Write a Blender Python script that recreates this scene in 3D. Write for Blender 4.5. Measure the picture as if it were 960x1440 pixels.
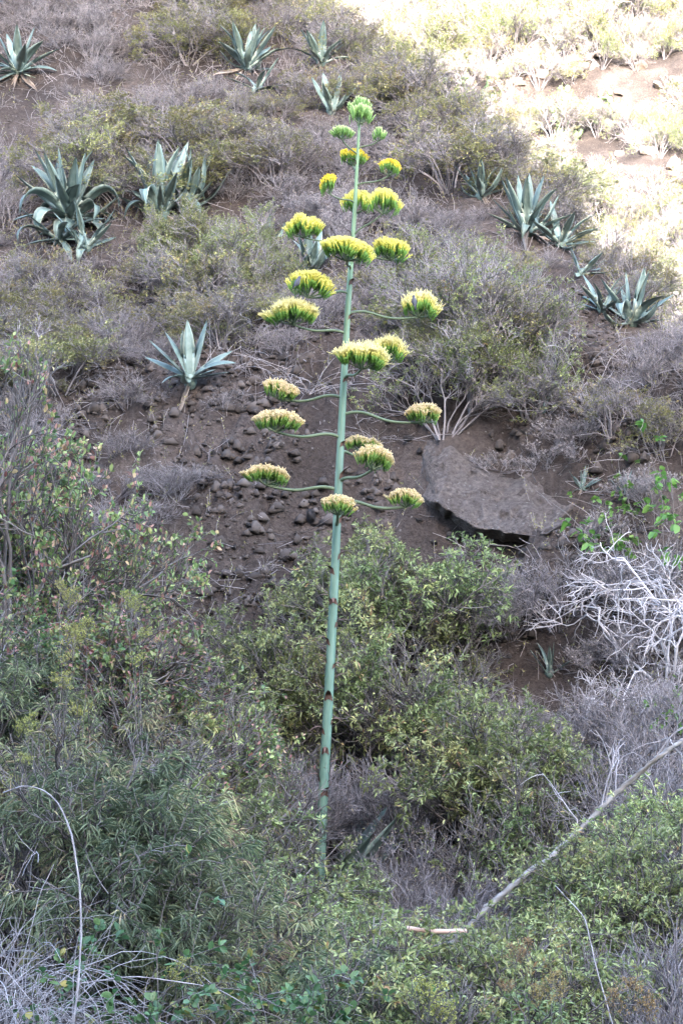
import bpy, math
import numpy as np
from mathutils import Vector

# ------------------------------------------------------------------ camera, sky, sun, exposure
scene = bpy.context.scene
for o in list(bpy.data.objects):
    bpy.data.objects.remove(o, do_unlink=True)
R = math.radians
EYE = 4.0
PITCH = R(5.0)
FPX = 720.0 / math.tan(R(14.0))
cam_d = bpy.data.cameras.new('camera')
cam = bpy.data.objects.new('camera', cam_d)
scene.collection.objects.link(cam)
cam.location = (0, 0, EYE)
cam.rotation_euler = (R(90) + PITCH, 0, 0)
cam_d.sensor_fit = 'VERTICAL'
cam_d.sensor_height = 36.0
cam_d.lens = 18.0 / math.tan(R(14.0))
cam_d.clip_start = 0.1
cam_d.clip_end = 1000.0
scene.camera = cam
scene.render.resolution_x = 682
scene.render.resolution_y = 1024
scene.cycles.max_bounces = 5
scene.cycles.diffuse_bounces = 2
scene.cycles.glossy_bounces = 1
scene.cycles.transmission_bounces = 2

SUN_EL, SUN_AZ = R(22.0), R(180.0)          # sun stands behind the camera, above the unseen shading hill
world = bpy.data.worlds.new('World')
scene.world = world
world.use_nodes = True
wn = world.node_tree
bg = wn.nodes['Background']
sky = wn.nodes.new('ShaderNodeTexSky')
sky.sky_type = 'NISHITA'
sky.sun_disc = False
sky.sun_elevation = SUN_EL
sky.sun_rotation = SUN_AZ
sky.air_density = 1.0
sky.dust_density = 2.2
sky.ozone_density = 0.6
wn.links.new(sky.outputs['Color'], bg.inputs['Color'])
bg.inputs['Strength'].default_value = 0.15
sun_d = bpy.data.lights.new('sun', 'SUN')
sun_d.energy = 2.2
sun_d.angle = R(0.5)
sun_d.color = (1.0, 0.965, 0.91)
sun = bpy.data.objects.new('sun', sun_d)
scene.collection.objects.link(sun)
sdir = Vector((math.sin(SUN_AZ) * math.cos(SUN_EL), math.cos(SUN_AZ) * math.cos(SUN_EL), math.sin(SUN_EL)))
sun.rotation_euler = sdir.to_track_quat('Z', 'Y').to_euler()
sun.location = (-30, -30, 60)
vs = scene.view_settings
vs.view_transform = 'Standard'
vs.look = 'None'
vs.gamma = 1.0
vs.use_curve_mapping = False
vs.exposure = 3.95

# ------------------------------------------------------------------ small helpers
C = scene.collection

def tag(o, label=None, cat=None, group=None, kind=None):
    if label: o['label'] = label
    if cat: o['category'] = cat
    if group: o['group'] = group
    if kind: o['kind'] = kind
    return o

def empty(name, loc, rz=0.0, s=1.0, rx=0.0, ry=0.0):
    o = bpy.data.objects.new(name, None)
    o.empty_display_size = 0.1
    C.objects.link(o)
    o.location = loc
    o.rotation_euler = (rx, ry, rz)
    o.scale = (s, s, s)
    return o

def mesh_from(name, V, F, attrs=None, smooth=False):
    """V (n,3); F list of arrays (m,k); attrs {name: per-vertex float}"""
    V = np.asarray(V, dtype=np.float32)
    me = bpy.data.meshes.new(name)
    me.vertices.add(len(V))
    me.vertices.foreach_set('co', V.ravel())
    F = [np.asarray(f, dtype=np.int32) for f in F if len(f)]
    nl = sum(f.size for f in F)
    npoly = sum(len(f) for f in F)
    me.loops.add(nl)
    me.polygons.add(npoly)
    me.loops.foreach_set('vertex_index', np.concatenate([f.ravel() for f in F]))
    tot = np.concatenate([np.full(len(f), f.shape[1], np.int32) for f in F])
    st = np.concatenate([[0], np.cumsum(tot)[:-1]]).astype(np.int32)
    me.polygons.foreach_set('loop_start', st)
    me.polygons.foreach_set('loop_total', tot)
    if smooth:
        me.polygons.foreach_set('use_smooth', np.ones(npoly, dtype=bool))
    if attrs:
        for k, a in attrs.items():
            at = me.attributes.new(k, 'FLOAT', 'POINT')
            at.data.foreach_set('value', np.asarray(a, dtype=np.float32))
    me.update(calc_edges=True)
    return me

def link(name, me, mat, parent=None):
    o = bpy.data.objects.new(name, me)
    C.objects.link(o)
    if mat is not None and not me.materials:
        me.materials.append(mat)
    if parent is not None:
        o.parent = parent
    return o

def copy_tree(o, parent=None):
    c = o.copy()
    C.objects.link(c)
    c.parent = parent
    for ch in o.children:
        copy_tree(ch, c)
    return c

def norm(v):
    return v / np.maximum(np.linalg.norm(v, axis=-1, keepdims=True), 1e-9)

class Geo:
    """collects vertices, faces and per-vertex floats"""
    def __init__(self):
        self.V, self.F3, self.F4, self.A, self.B, self.n = [], [], [], [], [], 0
    def add(self, V, F3=None, F4=None, a=0.0, b=0.0):
        V = np.asarray(V, dtype=np.float64).reshape(-1, 3)
        if F3 is not None and len(F3): self.F3.append(np.asarray(F3) + self.n)
        if F4 is not None and len(F4): self.F4.append(np.asarray(F4) + self.n)
        self.V.append(V)
        self.A.append(np.broadcast_to(a, (len(V),)))
        self.B.append(np.broadcast_to(b, (len(V),)))
        self.n += len(V)
    def mesh(self, name, smooth=False):
        F = []
        if self.F3: F.append(np.concatenate(self.F3))
        if self.F4: F.append(np.concatenate(self.F4))
        return mesh_from(name, np.concatenate(self.V), F,
                         {'tint': np.concatenate(self.A), 'along': np.concatenate(self.B)}, smooth)

def tubes(g, P, r0, r1, sides=3, a=None, cap=False):
    """P (N,K,3) polylines, r0/r1 (N,) radii"""
    N, K, _ = P.shape
    if N == 0: return
    T = np.empty_like(P)
    T[:, 1:-1] = P[:, 2:] - P[:, :-2]
    T[:, 0] = P[:, 1] - P[:, 0]
    T[:, -1] = P[:, -1] - P[:, -2]
    T = norm(T)
    ref = np.where(np.abs(T[:, :, 2:3]) > 0.9, np.array([1.0, 0, 0]), np.array([0, 0, 1.0]))
    # keep one reference per line so that rings do not twist
    ref = np.broadcast_to(ref[:, K // 2:K // 2 + 1], T.shape)
    S = norm(np.cross(T, ref))
    U = np.cross(T, S)
    tt = np.linspace(0, 1, K)[None, :]
    rad = np.asarray(r0).reshape(-1, 1) * (1 - tt) + np.asarray(r1).reshape(-1, 1) * tt
    ang = np.arange(sides) * 2 * np.pi / sides
    V = P[:, :, None, :] + rad[:, :, None, None] * (S[:, :, None, :] * np.cos(ang)[None, None, :, None] +
                                                  U[:, :, None, :] * np.sin(ang)[None, None, :, None])
    base = (np.arange(N) * K * sides)[:, None, None]
    k = (np.arange(K - 1) * sides)[None, :, None]
    s = np.arange(sides)[None, None, :]
    s2 = (s + 1) % sides
    F = np.stack([base + k + s, base + k + s2, base + k + sides + s2, base + k + sides + s], -1).reshape(-1, 4)
    F3 = None
    if cap:
        e = (np.arange(N) * K * sides)[:, None] + (K - 1) * sides
        F3 = np.concatenate([np.stack([e[:, 0], e[:, 0] + i, e[:, 0] + i + 1], -1) for i in range(1, sides - 1)])
    a = np.random.default_rng(N).random(N) if a is None else np.asarray(a)
    g.add(V, F3, F, np.repeat(np.broadcast_to(a, (N,)), K * sides),
          np.broadcast_to(np.repeat(np.linspace(0, 1, K), sides)[None], (N, K * sides)).ravel())

def grow(rng, P, n, L, spread, up, wob, K=4, t0=0.3, t1=1.0, Lfall=0.4):
    """children of polylines P"""
    N, K0, _ = P.shape
    idx = np.repeat(np.arange(N), n)
    M = len(idx)
    t = rng.uniform(t0, t1, M)
    f = t * (K0 - 1)
    i = np.minimum(f.astype(int), K0 - 2)
    w = (f - i)[:, None]
    p = P[idx, i] * (1 - w) + P[idx, i + 1] * w
    tan = norm(P[idx, i + 1] - P[idx, i])
    rnd = rng.normal(size=(M, 3))
    per = norm(rnd - tan * np.sum(rnd * tan, 1, keepdims=True))
    sp = spread * rng.uniform(0.6, 1.3, (M, 1))
    d = norm(tan * np.cos(sp) + per * np.sin(sp))
    ln = L * rng.uniform(0.6, 1.25, M) * (1 - Lfall * t)
    Q = np.empty((M, K, 3))
    Q[:, 0] = p
    for k in range(1, K):
        d = norm(d + rng.normal(size=(M, 3)) * wob + np.array([0, 0, up]))
        p = p + d * (ln / (K - 1))[:, None]
        Q[:, k] = p
    return Q

def stems0(rng, n, H, W, K=6, wob=0.12, base=0.08, up=0.0, lean=(0, 0)):
    ph = rng.uniform(0, 2 * np.pi, n)
    rr = np.sqrt(rng.uniform(0.02, 1, n))
    top = np.stack([np.cos(ph) * rr * W * 0.5 + lean[0], np.sin(ph) * rr * W * 0.5 + lean[1],
                    H * 0.78 * (1 - 0.5 * rr ** 2) * rng.uniform(0.6, 1.15, n)], -1)
    b = np.stack([np.cos(ph) * base * rr, np.sin(ph) * base * rr, np.full(n, -0.06)], -1)
    t = np.linspace(0, 1, K)[None, :, None]
    P = b[:, None] * (1 - t) + top[:, None] * t
    # stems leave the ground more upright and bow outwards
    P[:, :, 2] += (np.sin(np.linspace(0, np.pi, K)) * 0.10 * H)[None]
    P[:, 1:] += np.cumsum(rng.normal(size=(n, K - 1, 3)) * wob * H / K, 1)
    return P

def leaves(g, rng, P, m, L, Wd, t0=0.3, t1=1.0, out=0.8, up=0.2, droop=0.0, shape=0, hue=None):
    """m leaves along each polyline"""
    N, K0, _ = P.shape
    if N == 0 or m == 0: return
    idx = np.repeat(np.arange(N), m)
    M = len(idx)
    t = rng.uniform(t0, t1, M)
    f = t * (K0 - 1)
    i = np.minimum(f.astype(int), K0 - 2)
    w = (f - i)[:, None]
    p = P[idx, i] * (1 - w) + P[idx, i + 1] * w
    tan = norm(P[idx, i + 1] - P[idx, i])
    rnd = rng.normal(size=(M, 3))
    per = norm(rnd - tan * np.sum(rnd * tan, 1, keepdims=True))
    d = norm(tan * 0.55 + per * out + np.array([0, 0, up]) + rng.normal(size=(M, 3)) * 0.15)
    u = norm(np.array([0, 0, 1.0]) + rng.normal(size=(M, 3)) * 0.45)
    s = norm(np.cross(d, u))
    nrm = np.cross(s, d)
    ln = (L * rng.uniform(0.6, 1.2, M))[:, None]
    wd = (Wd * rng.uniform(0.75, 1.2, M))[:, None]
    dr = np.array([0, 0, -1.0]) * droop * ln
    tint = rng.random(M) if hue is None else np.clip(hue[idx] + rng.normal(size=M) * 0.13, 0, 1)
    if shape == 0:      # folded diamond
        V = np.stack([p, p + d * ln * .42 + s * wd * .5 + nrm * wd * .18 + dr * .2,
                      p + d * ln + dr, p + d * ln * .42 - s * wd * .5 + nrm * wd * .18 + dr * .2], 1)
        b = (np.arange(M) * 4)[:, None]
        F3 = np.concatenate([b + np.array([[0, 1, 2]]), b + np.array([[0, 2, 3]])])
        g.add(V, F3, None, np.repeat(tint, 4), np.tile([0, .4, 1, .4], M))
    else:               # rounder leaf with a midrib fold
        V = np.stack([p, p + d * ln * .28 + s * wd * .42 + nrm * wd * .15,
                      p + d * ln * .66 + s * wd * .45 + nrm * wd * .12 + dr * .5,
                      p + d * ln + dr,
                      p + d * ln * .66 - s * wd * .45 + nrm * wd * .12 + dr * .5,
                      p + d * ln * .28 - s * wd * .42 + nrm * wd * .15], 1)
        b = (np.arange(M) * 6)[:, None]
        F4 = np.concatenate([b + np.array([[0, 1, 2, 3]]), b + np.array([[0, 3, 4, 5]])])
        g.add(V, None, F4, np.repeat(tint, 6), np.tile([0, .3, .6, 1, .6, .3], M))

def hash2(ix, iy, seed):
    h = (ix.astype(np.int64) * 374761393 + iy.astype(np.int64) * 668265263 + seed * 1442695041) & 0xFFFFFFFF
    h = ((h ^ (h >> 13)) * 1274126177) & 0xFFFFFFFF
    return ((h ^ (h >> 16)) & 0xFFFFFF) / float(0xFFFFFF)

def vnoise(x, y, seed=0):
    x, y = np.asarray(x, float), np.asarray(y, float)
    ix, iy = np.floor(x).astype(np.int64), np.floor(y).astype(np.int64)
    fx, fy = x - ix, y - iy
    fx = fx * fx * (3 - 2 * fx)
    fy = fy * fy * (3 - 2 * fy)
    a, b = hash2(ix, iy, seed), hash2(ix + 1, iy, seed)
    c, d = hash2(ix, iy + 1, seed), hash2(ix + 1, iy + 1, seed)
    return (a * (1 - fx) + b * fx) * (1 - fy) + (c * (1 - fx) + d * fx) * fy * 1.0 - 0.5

def fbm(x, y, sc, oct=4, seed=0):
    r, amp = 0.0, 1.0
    c, s = math.cos(0.6), math.sin(0.6)
    for k in range(oct):
        r = r + amp * vnoise(x / sc + 17.3 * k, y / sc - 9.1 * k, seed + k)
        x, y = x * c - y * s, x * s + y * c
        amp *= 0.5
        sc *= 0.5
    return r

def sstep(a, b, x):
    t = np.clip((x - a) / (b - a), 0, 1)
    return t * t * (3 - 2 * t)

# ------------------------------------------------------------------ terrain
_py = np.array([-200, -14, 6, 9, 12, 14, 16, 18, 20, 21.4, 22.3, 23.0, 24.2, 34, 60, 90, 160, 260])
_pz = np.array([-1.6, -1.6, -1.6, -2.5, -2.9, -2.8, -2.45, -1.9, -0.55, 0.85, 2.35, 3.2, 4.15, 11.5, 30, 46, 60, 60])
_fy = np.arange(-30, 120, 0.05)
_fz = np.interp(_fy, _py, _pz)
_k = np.exp(-0.5 * (np.arange(-24, 25) * 0.05 / 0.22) ** 2)
_fz = np.convolve(np.pad(_fz, 24, mode='edge'), _k / _k.sum(), mode='valid')

def smin(a, b, k):
    h = np.clip(0.5 + 0.5 * (b - a) / k, 0, 1)
    return b * (1 - h) + a * h - k * h * (1 - h)

def height(x, y, detail=True):
    x, y = np.asarray(x, float), np.asarray(y, float)
    yy = y + 0.55 * fbm(x, y, 2.6, 3, 5) * sstep(15, 20, y) * (1 - sstep(45, 60, y))
    yy = yy + 0.22 * np.clip(x, -6, 6) * sstep(18, 21, y) * (1 - sstep(28, 34, y))
    z = np.where((y > -29) & (y < 118), np.interp(yy, _fy, _fz), np.interp(y, _py, _pz))
    # bank rising at the left and the right of the ravine floor
    z = z + 2.7 * sstep(-0.7, -3.2, x) * sstep(12.5, 16.5, y) * (1 - sstep(18, 22, y))
    z = z + 1.3 * sstep(1.5, 3.4, x) * sstep(9, 12.5, y) * (1 - sstep(18, 21, y))
    z = z + 0.9 * sstep(-0.7, -1.7, x) * sstep(8, 10, y) * (1 - sstep(12.5, 15, y))
    # the spur falls away to the right
    flank = 9.2 - 1.85 * (x - 0.9) - 0.12 * (y - 30) + 0.8 * fbm(x, y, 4.0, 3, 40)
    flank = np.where(y < 20, 60.0, flank)
    z = smin(z, flank, 1.2)
    # farther slope with a walled terrace
    gfar = 8.6 + 0.56 * (y - 45) + 0.10 * (x - 7)
    tp = y - 57.5 + 0.25 * (x - 8)
    gfar = gfar + 0.07 * np.clip(y - 45, 0, 12) + 0.9 * sstep(0, 0.7, tp)
    gfar = gfar + 1.2 * fbm(x, y, 6.0, 4, 60)
    gfar = np.where(y < 24, -60.0, np.minimum(gfar, 62.0))
    z = -smin(-z, -gfar, 1.0)
    # unseen hill added behind the camera, its crest shaped to shade the near slope
    cr = np.interp(x, [-260, -60, -6, 0, 2.4, 6.3, 12, 40, 260], [30, 44, 44.5, 39.5, 35.0, 29.5, 25, 13, 8]) + 0.8 * fbm(x, y, 3, 3, 80)
    back = np.interp(y, [-300, -120, -40, -32, -9, -7], [0.3, 0.6, 1.0, 0.97, 0.0, 0.0])
    z = np.where(y < -7, np.maximum(z, -1.6 + (cr + 1.6) * back), z)
    if detail:
        vis = sstep(7, 9, y)
        z = z + vis * (0.30 * fbm(x, y, 1.5, 3, 11) + 0.10 * fbm(x, y, 0.34, 3, 21))
        bank = sstep(20.2, 21.4, yy) * (1 - sstep(23.0, 24.6, yy))
        z = z + vis * bank * (0.85 * np.abs(fbm(x * 1.0, y * 1.6, 0.7, 4, 31)) + 0.34 * np.abs(fbm(x, y * 1.5, 0.24, 3, 35)))
    return z + EYE

def make_axis(parts):
    out = []
    for a, b, st in parts:
        out.append(np.arange(a, b, st))
    out.append([parts[-1][1]])
    return np.concatenate(out)

gx = make_axis([(-300, -100, 20), (-100, -20, 5), (-20, -8, 0.6), (-8, 8, 0.065), (8, 18, 0.3), (18, 60, 3), (60, 300, 20)])
gy = make_axis([(-300, -60, 20), (-60, -10, 2), (-10, 8, 1), (8, 38, 0.075), (38, 75, 0.3), (75, 120, 3), (120, 300, 20)])
GX, GY = np.meshgrid(gx, gy)
GZ = height(GX, GY)
nx, ny = len(gx), len(gy)
ii, jj = np.meshgrid(np.arange(nx - 1), np.arange(ny - 1))
q = (jj * nx + ii).ravel()
ground_me = mesh_from('ground', np.stack([GX.ravel(), GY.ravel(), GZ.ravel()], -1),
                      [np.stack([q, q + 1, q + nx + 1, q + nx], -1)], None, True)

CP, SP = math.cos(PITCH), math.sin(PITCH)

def ray(px, py):
    u, v = (px - 480.0) / FPX, (720.0 - py) / FPX
    d = np.array([u, CP - v * SP, SP + v * CP])
    return d / d[1]

_ys = np.arange(9.0, 100.0, 0.3)
def hit(px, py):
    """where the line of sight through a photo point meets the ground"""
    d = ray(px, py)
    P = d[None] * _ys[:, None]
    below = P[:, 2] + EYE < height(P[:, 0], P[:, 1], False) + 0.3
    k = int(np.argmax(below)) if below.any() else len(_ys) - 1
    yf = np.arange(_ys[max(0, k - 1)], _ys[k] + 3.0, 0.03)
    P = d[None] * yf[:, None]
    below = P[:, 2] + EYE < height(P[:, 0], P[:, 1])
    k = int(np.argmax(below)) if below.any() else len(yf) - 1
    x, y = P[k, 0], P[k, 1]
    return np.array([x, y, float(height(x, y))])

def at(px, py, Y):
    d = ray(px, py) * Y
    return np.array([d[0], d[1], d[2] + EYE])

def project(x, y, z):
    zz = z - EYE
    depth = y * CP + zz * SP
    return 480 + x / depth * FPX, 720 - (-y * SP + zz * CP) / depth * FPX

# ------------------------------------------------------------------ materials
def new_mat(name):
    m = bpy.data.materials.new(name)
    m.use_nodes = True
    nt = m.node_tree
    return m, nt, nt.nodes['Principled BSDF']

def ramp(nt, stops, interp='LINEAR'):
    r = nt.nodes.new('ShaderNodeValToRGB')
    r.color_ramp.interpolation = interp
    e = r.color_ramp.elements
    while len(e) < len(stops): e.new(0.5)
    for el, (p, c) in zip(e, stops):
        el.position = p
        el.color = (*c, 1)
    return r

def leaf_mat(name, stops, rough=0.5, trans=0.3, var=0.25, spec=0.4, attr='tint'):
    m, nt, b = new_mat(name)
    at_ = nt.nodes.new('ShaderNodeAttribute')
    at_.attribute_name = attr
    r = ramp(nt, stops)
    nt.links.new(at_.outputs['Fac'], r.inputs['Fac'])
    oi = nt.nodes.new('ShaderNodeObjectInfo')
    hs = nt.nodes.new('ShaderNodeHueSaturation')
    mr = nt.nodes.new('ShaderNodeMapRange')
    mr.inputs['To Min'].default_value = 1 - var
    mr.inputs['To Max'].default_value = 1 + var
    nt.links.new(oi.outputs['Random'], mr.inputs['Value'])
    nt.links.new(mr.outputs['Result'], hs.inputs['Value'])
    mr2 = nt.nodes.new('ShaderNodeMapRange')
    mr2.inputs['To Min'].default_value = 0.5 - 0.02 * (var > 0)
    mr2.inputs['To Max'].default_value = 0.5 + 0.015 * (var > 0)
    nt.links.new(oi.outputs['Random'], mr2.inputs['Value'])
    nt.links.new(mr2.outputs['Result'], hs.inputs['Hue'])
    nt.links.new(r.outputs['Color'], hs.inputs['Color'])
    nt.links.new(hs.outputs['Color'], b.inputs['Base Color'])
    b.inputs['Roughness'].default_value = rough
    b.inputs['Specular IOR Level'].default_value = spec
    if trans > 0:
        tr = nt.nodes.new('ShaderNodeBsdfTranslucent')
        nt.links.new(hs.outputs['Color'], tr.inputs['Color'])
        mx = nt.nodes.new('ShaderNodeMixShader')
        mx.inputs[0].default_value = trans
        nt.links.new(b.outputs[0], mx.inputs[1])
        nt.links.new(tr.outputs[0], mx.inputs[2])
        nt.links.new(mx.outputs[0], nt.nodes['Material Output'].inputs['Surface'])
    return m

def bark_mat(name, c0, c1, rough=0.85):
    m, nt, b = new_mat(name)
    at_ = nt.nodes.new('ShaderNodeAttribute')
    at_.attribute_name = 'tint'
    tc = nt.nodes.new('ShaderNodeTexCoord')
    nz = nt.nodes.new('ShaderNodeTexNoise')
    nz.inputs['Scale'].default_value = 14.0
    nz.inputs['Detail'].default_value = 4.0
    nt.links.new(tc.outputs['Object'], nz.inputs['Vector'])
    ad = nt.nodes.new('ShaderNodeMath')
    ad.operation = 'MULTIPLY_ADD'
    ad.inputs[1].default_value = 0.55
    nt.links.new(at_.outputs['Fac'], ad.inputs[0])
    sc = nt.nodes.new('ShaderNodeMath')
    sc.operation = 'MULTIPLY'
    sc.inputs[1].default_value = 0.5
    nt.links.new(nz.outputs['Fac'], sc.inputs[0])
    nt.links.new(sc.outputs[0], ad.inputs[2])
    r = ramp(nt, [(0.15, c0), (0.85, c1)])
    nt.links.new(ad.outputs[0], r.inputs['Fac'])
    nt.links.new(r.outputs['Color'], b.inputs['Base Color'])
    b.inputs['Roughness'].default_value = rough
    b.inputs['Specular IOR Level'].default_value = 0.2
    return m

def soil_mat(name, cols, pebble=(0.22, 0.20, 0.19), peb_amt=0.5, bump=0.6):
    m, nt, b = new_mat(name)
    tc = nt.nodes.new('ShaderNodeTexCoord')
    n1 = nt.nodes.new('ShaderNodeTexNoise')
    n1.inputs['Scale'].default_value = 0.8
    n1.inputs['Detail'].default_value = 8.0
    n1.inputs['Roughness'].default_value = 0.65
    nt.links.new(tc.outputs['Object'], n1.inputs['Vector'])
    r = ramp(nt, cols)
    nt.links.new(n1.outputs['Fac'], r.inputs['Fac'])
    n2 = nt.nodes.new('ShaderNodeTexNoise')
    n2.inputs['Scale'].default_value = 22.0
    n2.inputs['Detail'].default_value = 6.0
    n2.inputs['Roughness'].default_value = 0.7
    nt.links.new(tc.outputs['Object'], n2.inputs['Vector'])
    mm = nt.nodes.new('ShaderNodeMix')
    mm.data_type = 'RGBA'
    mm.blend_type = 'MULTIPLY'
    mm.inputs[0].default_value = 1.0
    r2 = ramp(nt, [(0.3, (0.45, 0.43, 0.42)), (0.7, (1.35, 1.3, 1.3))])
    nt.links.new(n2.outputs['Fac'], r2.inputs['Fac'])
    nt.links.new(r.outputs['Color'], mm.inputs[6])
    nt.links.new(r2.outputs['Color'], mm.inputs[7])
    vo = nt.nodes.new('ShaderNodeTexVoronoi')
    vo.inputs['Scale'].default_value = 16.0
    vo.inputs['Randomness'].default_value = 1.0
    nt.links.new(tc.outputs['Object'], vo.inputs['Vector'])
    lt = nt.nodes.new('ShaderNodeMath')
    lt.operation = 'LESS_THAN'
    lt.inputs[1].default_value = 0.22
    nt.links.new(vo.outputs['Distance'], lt.inputs[0])
    sep = nt.nodes.new('ShaderNodeSeparateColor')
    nt.links.new(vo.outputs['Color'], sep.inputs[0])
    gt = nt.nodes.new('ShaderNodeMath')
    gt.operation = 'GREATER_THAN'
    gt.inputs[1].default_value = 1 - peb_amt
    nt.links.new(sep.outputs[0], gt.inputs[0])
    mu = nt.nodes.new('ShaderNodeMath')
    mu.operation = 'MULTIPLY'
    nt.links.new(lt.outputs[0], mu.inputs[0])
    nt.links.new(gt.outputs[0], mu.inputs[1])
    m2 = nt.nodes.new('ShaderNodeMix')
    m2.data_type = 'RGBA'
    nt.links.new(mu.outputs[0], m2.inputs[0])
    nt.links.new(mm.outputs[2], m2.inputs[6])
    m2.inputs[7].default_value = (*pebble, 1)
    nt.links.new(m2.outputs[2], b.inputs['Base Color'])
    b.inputs['Roughness'].default_value = 0.95
    b.inputs['Specular IOR Level'].default_value = 0.15
    bp = nt.nodes.new('ShaderNodeBump')
    bp.inputs['Strength'].default_value = bump
    bp.inputs['Distance'].default_value = 0.10
    ad = nt.nodes.new('ShaderNodeMath')
    ad.operation = 'MULTIPLY_ADD'
    ad.inputs[1].default_value = 0.4
    nt.links.new(mu.outputs[0], ad.inputs[0])
    nt.links.new(n2.outputs['Fac'], ad.inputs[2])
    nt.links.new(ad.outputs[0], bp.inputs['Height'])
    nt.links.new(bp.outputs['Normal'], b.inputs['Normal'])
    return m

M_soil = soil_mat('soil', [(0.30, (0.032, 0.027, 0.026)), (0.5, (0.060, 0.050, 0.047)), (0.72, (0.120, 0.102, 0.096))], (0.13, 0.118, 0.116), peb_amt=0.16)
M_slab = soil_mat('ash_slab', [(0.3, (0.10, 0.087, 0.084)), (0.55, (0.155, 0.137, 0.133)), (0.75, (0.22, 0.20, 0.195))], (0.19, 0.175, 0.172), 0.3, 1.0)
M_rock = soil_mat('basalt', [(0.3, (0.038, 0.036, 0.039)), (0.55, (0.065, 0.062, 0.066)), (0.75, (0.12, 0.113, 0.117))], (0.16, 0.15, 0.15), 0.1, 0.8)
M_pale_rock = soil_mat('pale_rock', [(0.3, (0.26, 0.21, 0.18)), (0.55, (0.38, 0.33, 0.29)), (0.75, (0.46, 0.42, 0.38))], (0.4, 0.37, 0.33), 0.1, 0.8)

ground = link('ground', ground_me, M_soil)
tag(ground, kind='structure')
# soil-coloured slab of hardened ash with an undercut lip
def rock_blob(rng, nu=10, nv=7, rough=0.28, flat=0.75):
    g = Geo()
    u = np.linspace(0, 2 * np.pi, nu, endpoint=False)
    v = np.linspace(0.12, np.pi - 0.12, nv)
    U, Vv = np.meshgrid(u, v)
    ox, oy = rng.uniform(0, 50, 2)
    rad = 1 + rough * 2 * vnoise(np.cos(U) * 1.4 + ox + Vv * 1.1, np.sin(U) * 1.4 + oy + Vv, int(rng.integers(1000)))
    rad = rad + 0.12 * rng.normal(size=rad.shape) * np.sin(Vv)
    X = np.stack([rad * np.sin(Vv) * np.cos(U), rad * np.sin(Vv) * np.sin(U) * 0.85, rad * np.cos(Vv) * flat], -1)
    V = np.concatenate([X.reshape(-1, 3), [[0, 0, rad[0].mean() * flat], [0, 0, -rad[-1].mean() * flat]]])
    F4 = [[j * nu + i, (j + 1) * nu + i, (j + 1) * nu + (i + 1) % nu, j * nu + (i + 1) % nu] for j in range(nv - 1) for i in range(nu)]
    n = nu * nv
    F3 = [[n, i, (i + 1) % nu] for i in range(nu)] + [[n + 1, (nv - 1) * nu + (i + 1) % nu, (nv - 1) * nu + i] for i in range(nu)]
    g.add(V, F3, F4)
    return g

rng = np.random.default_rng(7)
# ---- slab: outline in photo points, each dropped on the slope and lifted proud of it
def slab():
    top = [(545, 590), (600, 572), (655, 600), (710, 628), (770, 655), (820, 682), (848, 700)]
    bot = [(556, 648), (588, 694), (622, 716), (666, 742), (712, 749), (768, 753), (826, 716)]
    n, m = 84, 48
    tt = np.linspace(0, 1, n)
    T = np.array([np.interp(tt * 6, range(7), [p[k] for p in top]) for k in (0, 1)]).T
    B = np.array([np.interp(tt * 6, range(7), [p[k] for p in bot]) for k in (0, 1)]).T
    B[:, 1] += 10 * vnoise(np.arange(n) / 9.0, np.zeros(n), 5) + 5 * vnoise(np.arange(n) / 2.6, np.zeros(n), 6)
    # follow the bank, standing proud of it towards the lower lip
    ci, cj = 15, 9
    yy = np.zeros((cj, ci))
    for j in range(cj):
        for i in range(ci):
            tpt, bpt = T[int(round(i * (n - 1) / (ci - 1)))], B[int(round(i * (n - 1) / (ci - 1)))]
            s_ = j / (cj - 1)
            yy[j, i] = hit(*(tpt * (1 - s_) + bpt * s_))[1]
    V = []
    for j in range(m):
        s = j / (m - 1)
        rowy = np.array([np.interp(s * (cj - 1), range(cj), yy[:, i]) for i in range(ci)])
        for i in range(n):
            p = T[i] * (1 - s) + B[i] * s
            d = ray(p[0], p[1])
            e = min(1.0, i / 26.0, (n - 1 - i) / 14.0)
            e = e * e * (3 - 2 * e)
            y = np.interp(i / (n - 1) * (ci - 1), range(ci), rowy) + 0.25 * (1 - e) + 0.10 - (0.21 * min(1, s * 1.8) + 0.30 * s ** 1.5) * e
            y += 0.16 * fbm(d[0] * 22, p[1] / 130.0, 0.6, 4, 3) + 0.16 * np.abs(fbm(d[0] * 22, p[1] / 130.0, 0.2, 3, 8))
            V.append([d[0] * y, y, d[2] * y + EYE])
    V = np.array(V)
    V2 = V + np.array([0.0, 0.75, -0.15]) + 0.08 * np.stack([np.zeros(len(V)), fbm(V[:, 0], V[:, 1], 0.3, 3, 77), fbm(V[:, 0], V[:, 1], 0.3, 3, 78)], -1)
    N = n * m
    ii, jj = np.meshgrid(np.arange(n - 1), np.arange(m - 1))
    q = (jj * n + ii).ravel()
    top_f = np.stack([q, q + n, q + n + 1, q + 1], -1)
    bot_f = np.stack([q + 1, q + n + 1, q + n, q], -1) + N
    ring = list(range(n)) + [j * n + n - 1 for j in range(1, m)] + [(m - 1) * n + i for i in range(n - 2, -1, -1)] + [j * n for j in range(m - 2, 0, -1)]
    ring = np.array(ring)
    r2 = np.roll(ring, -1)
    side = np.stack([ring, r2, r2 + N, ring + N], -1)
    me = mesh_from('ash_slab', np.concatenate([V, V2]), [np.concatenate([top_f, bot_f, side])], None, True)
    o = link('rock_slab', me, M_slab)
    tag(o, 'smooth grey slab of hardened ash with an undercut lip below the olive scrub', 'rock')
slab()

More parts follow.
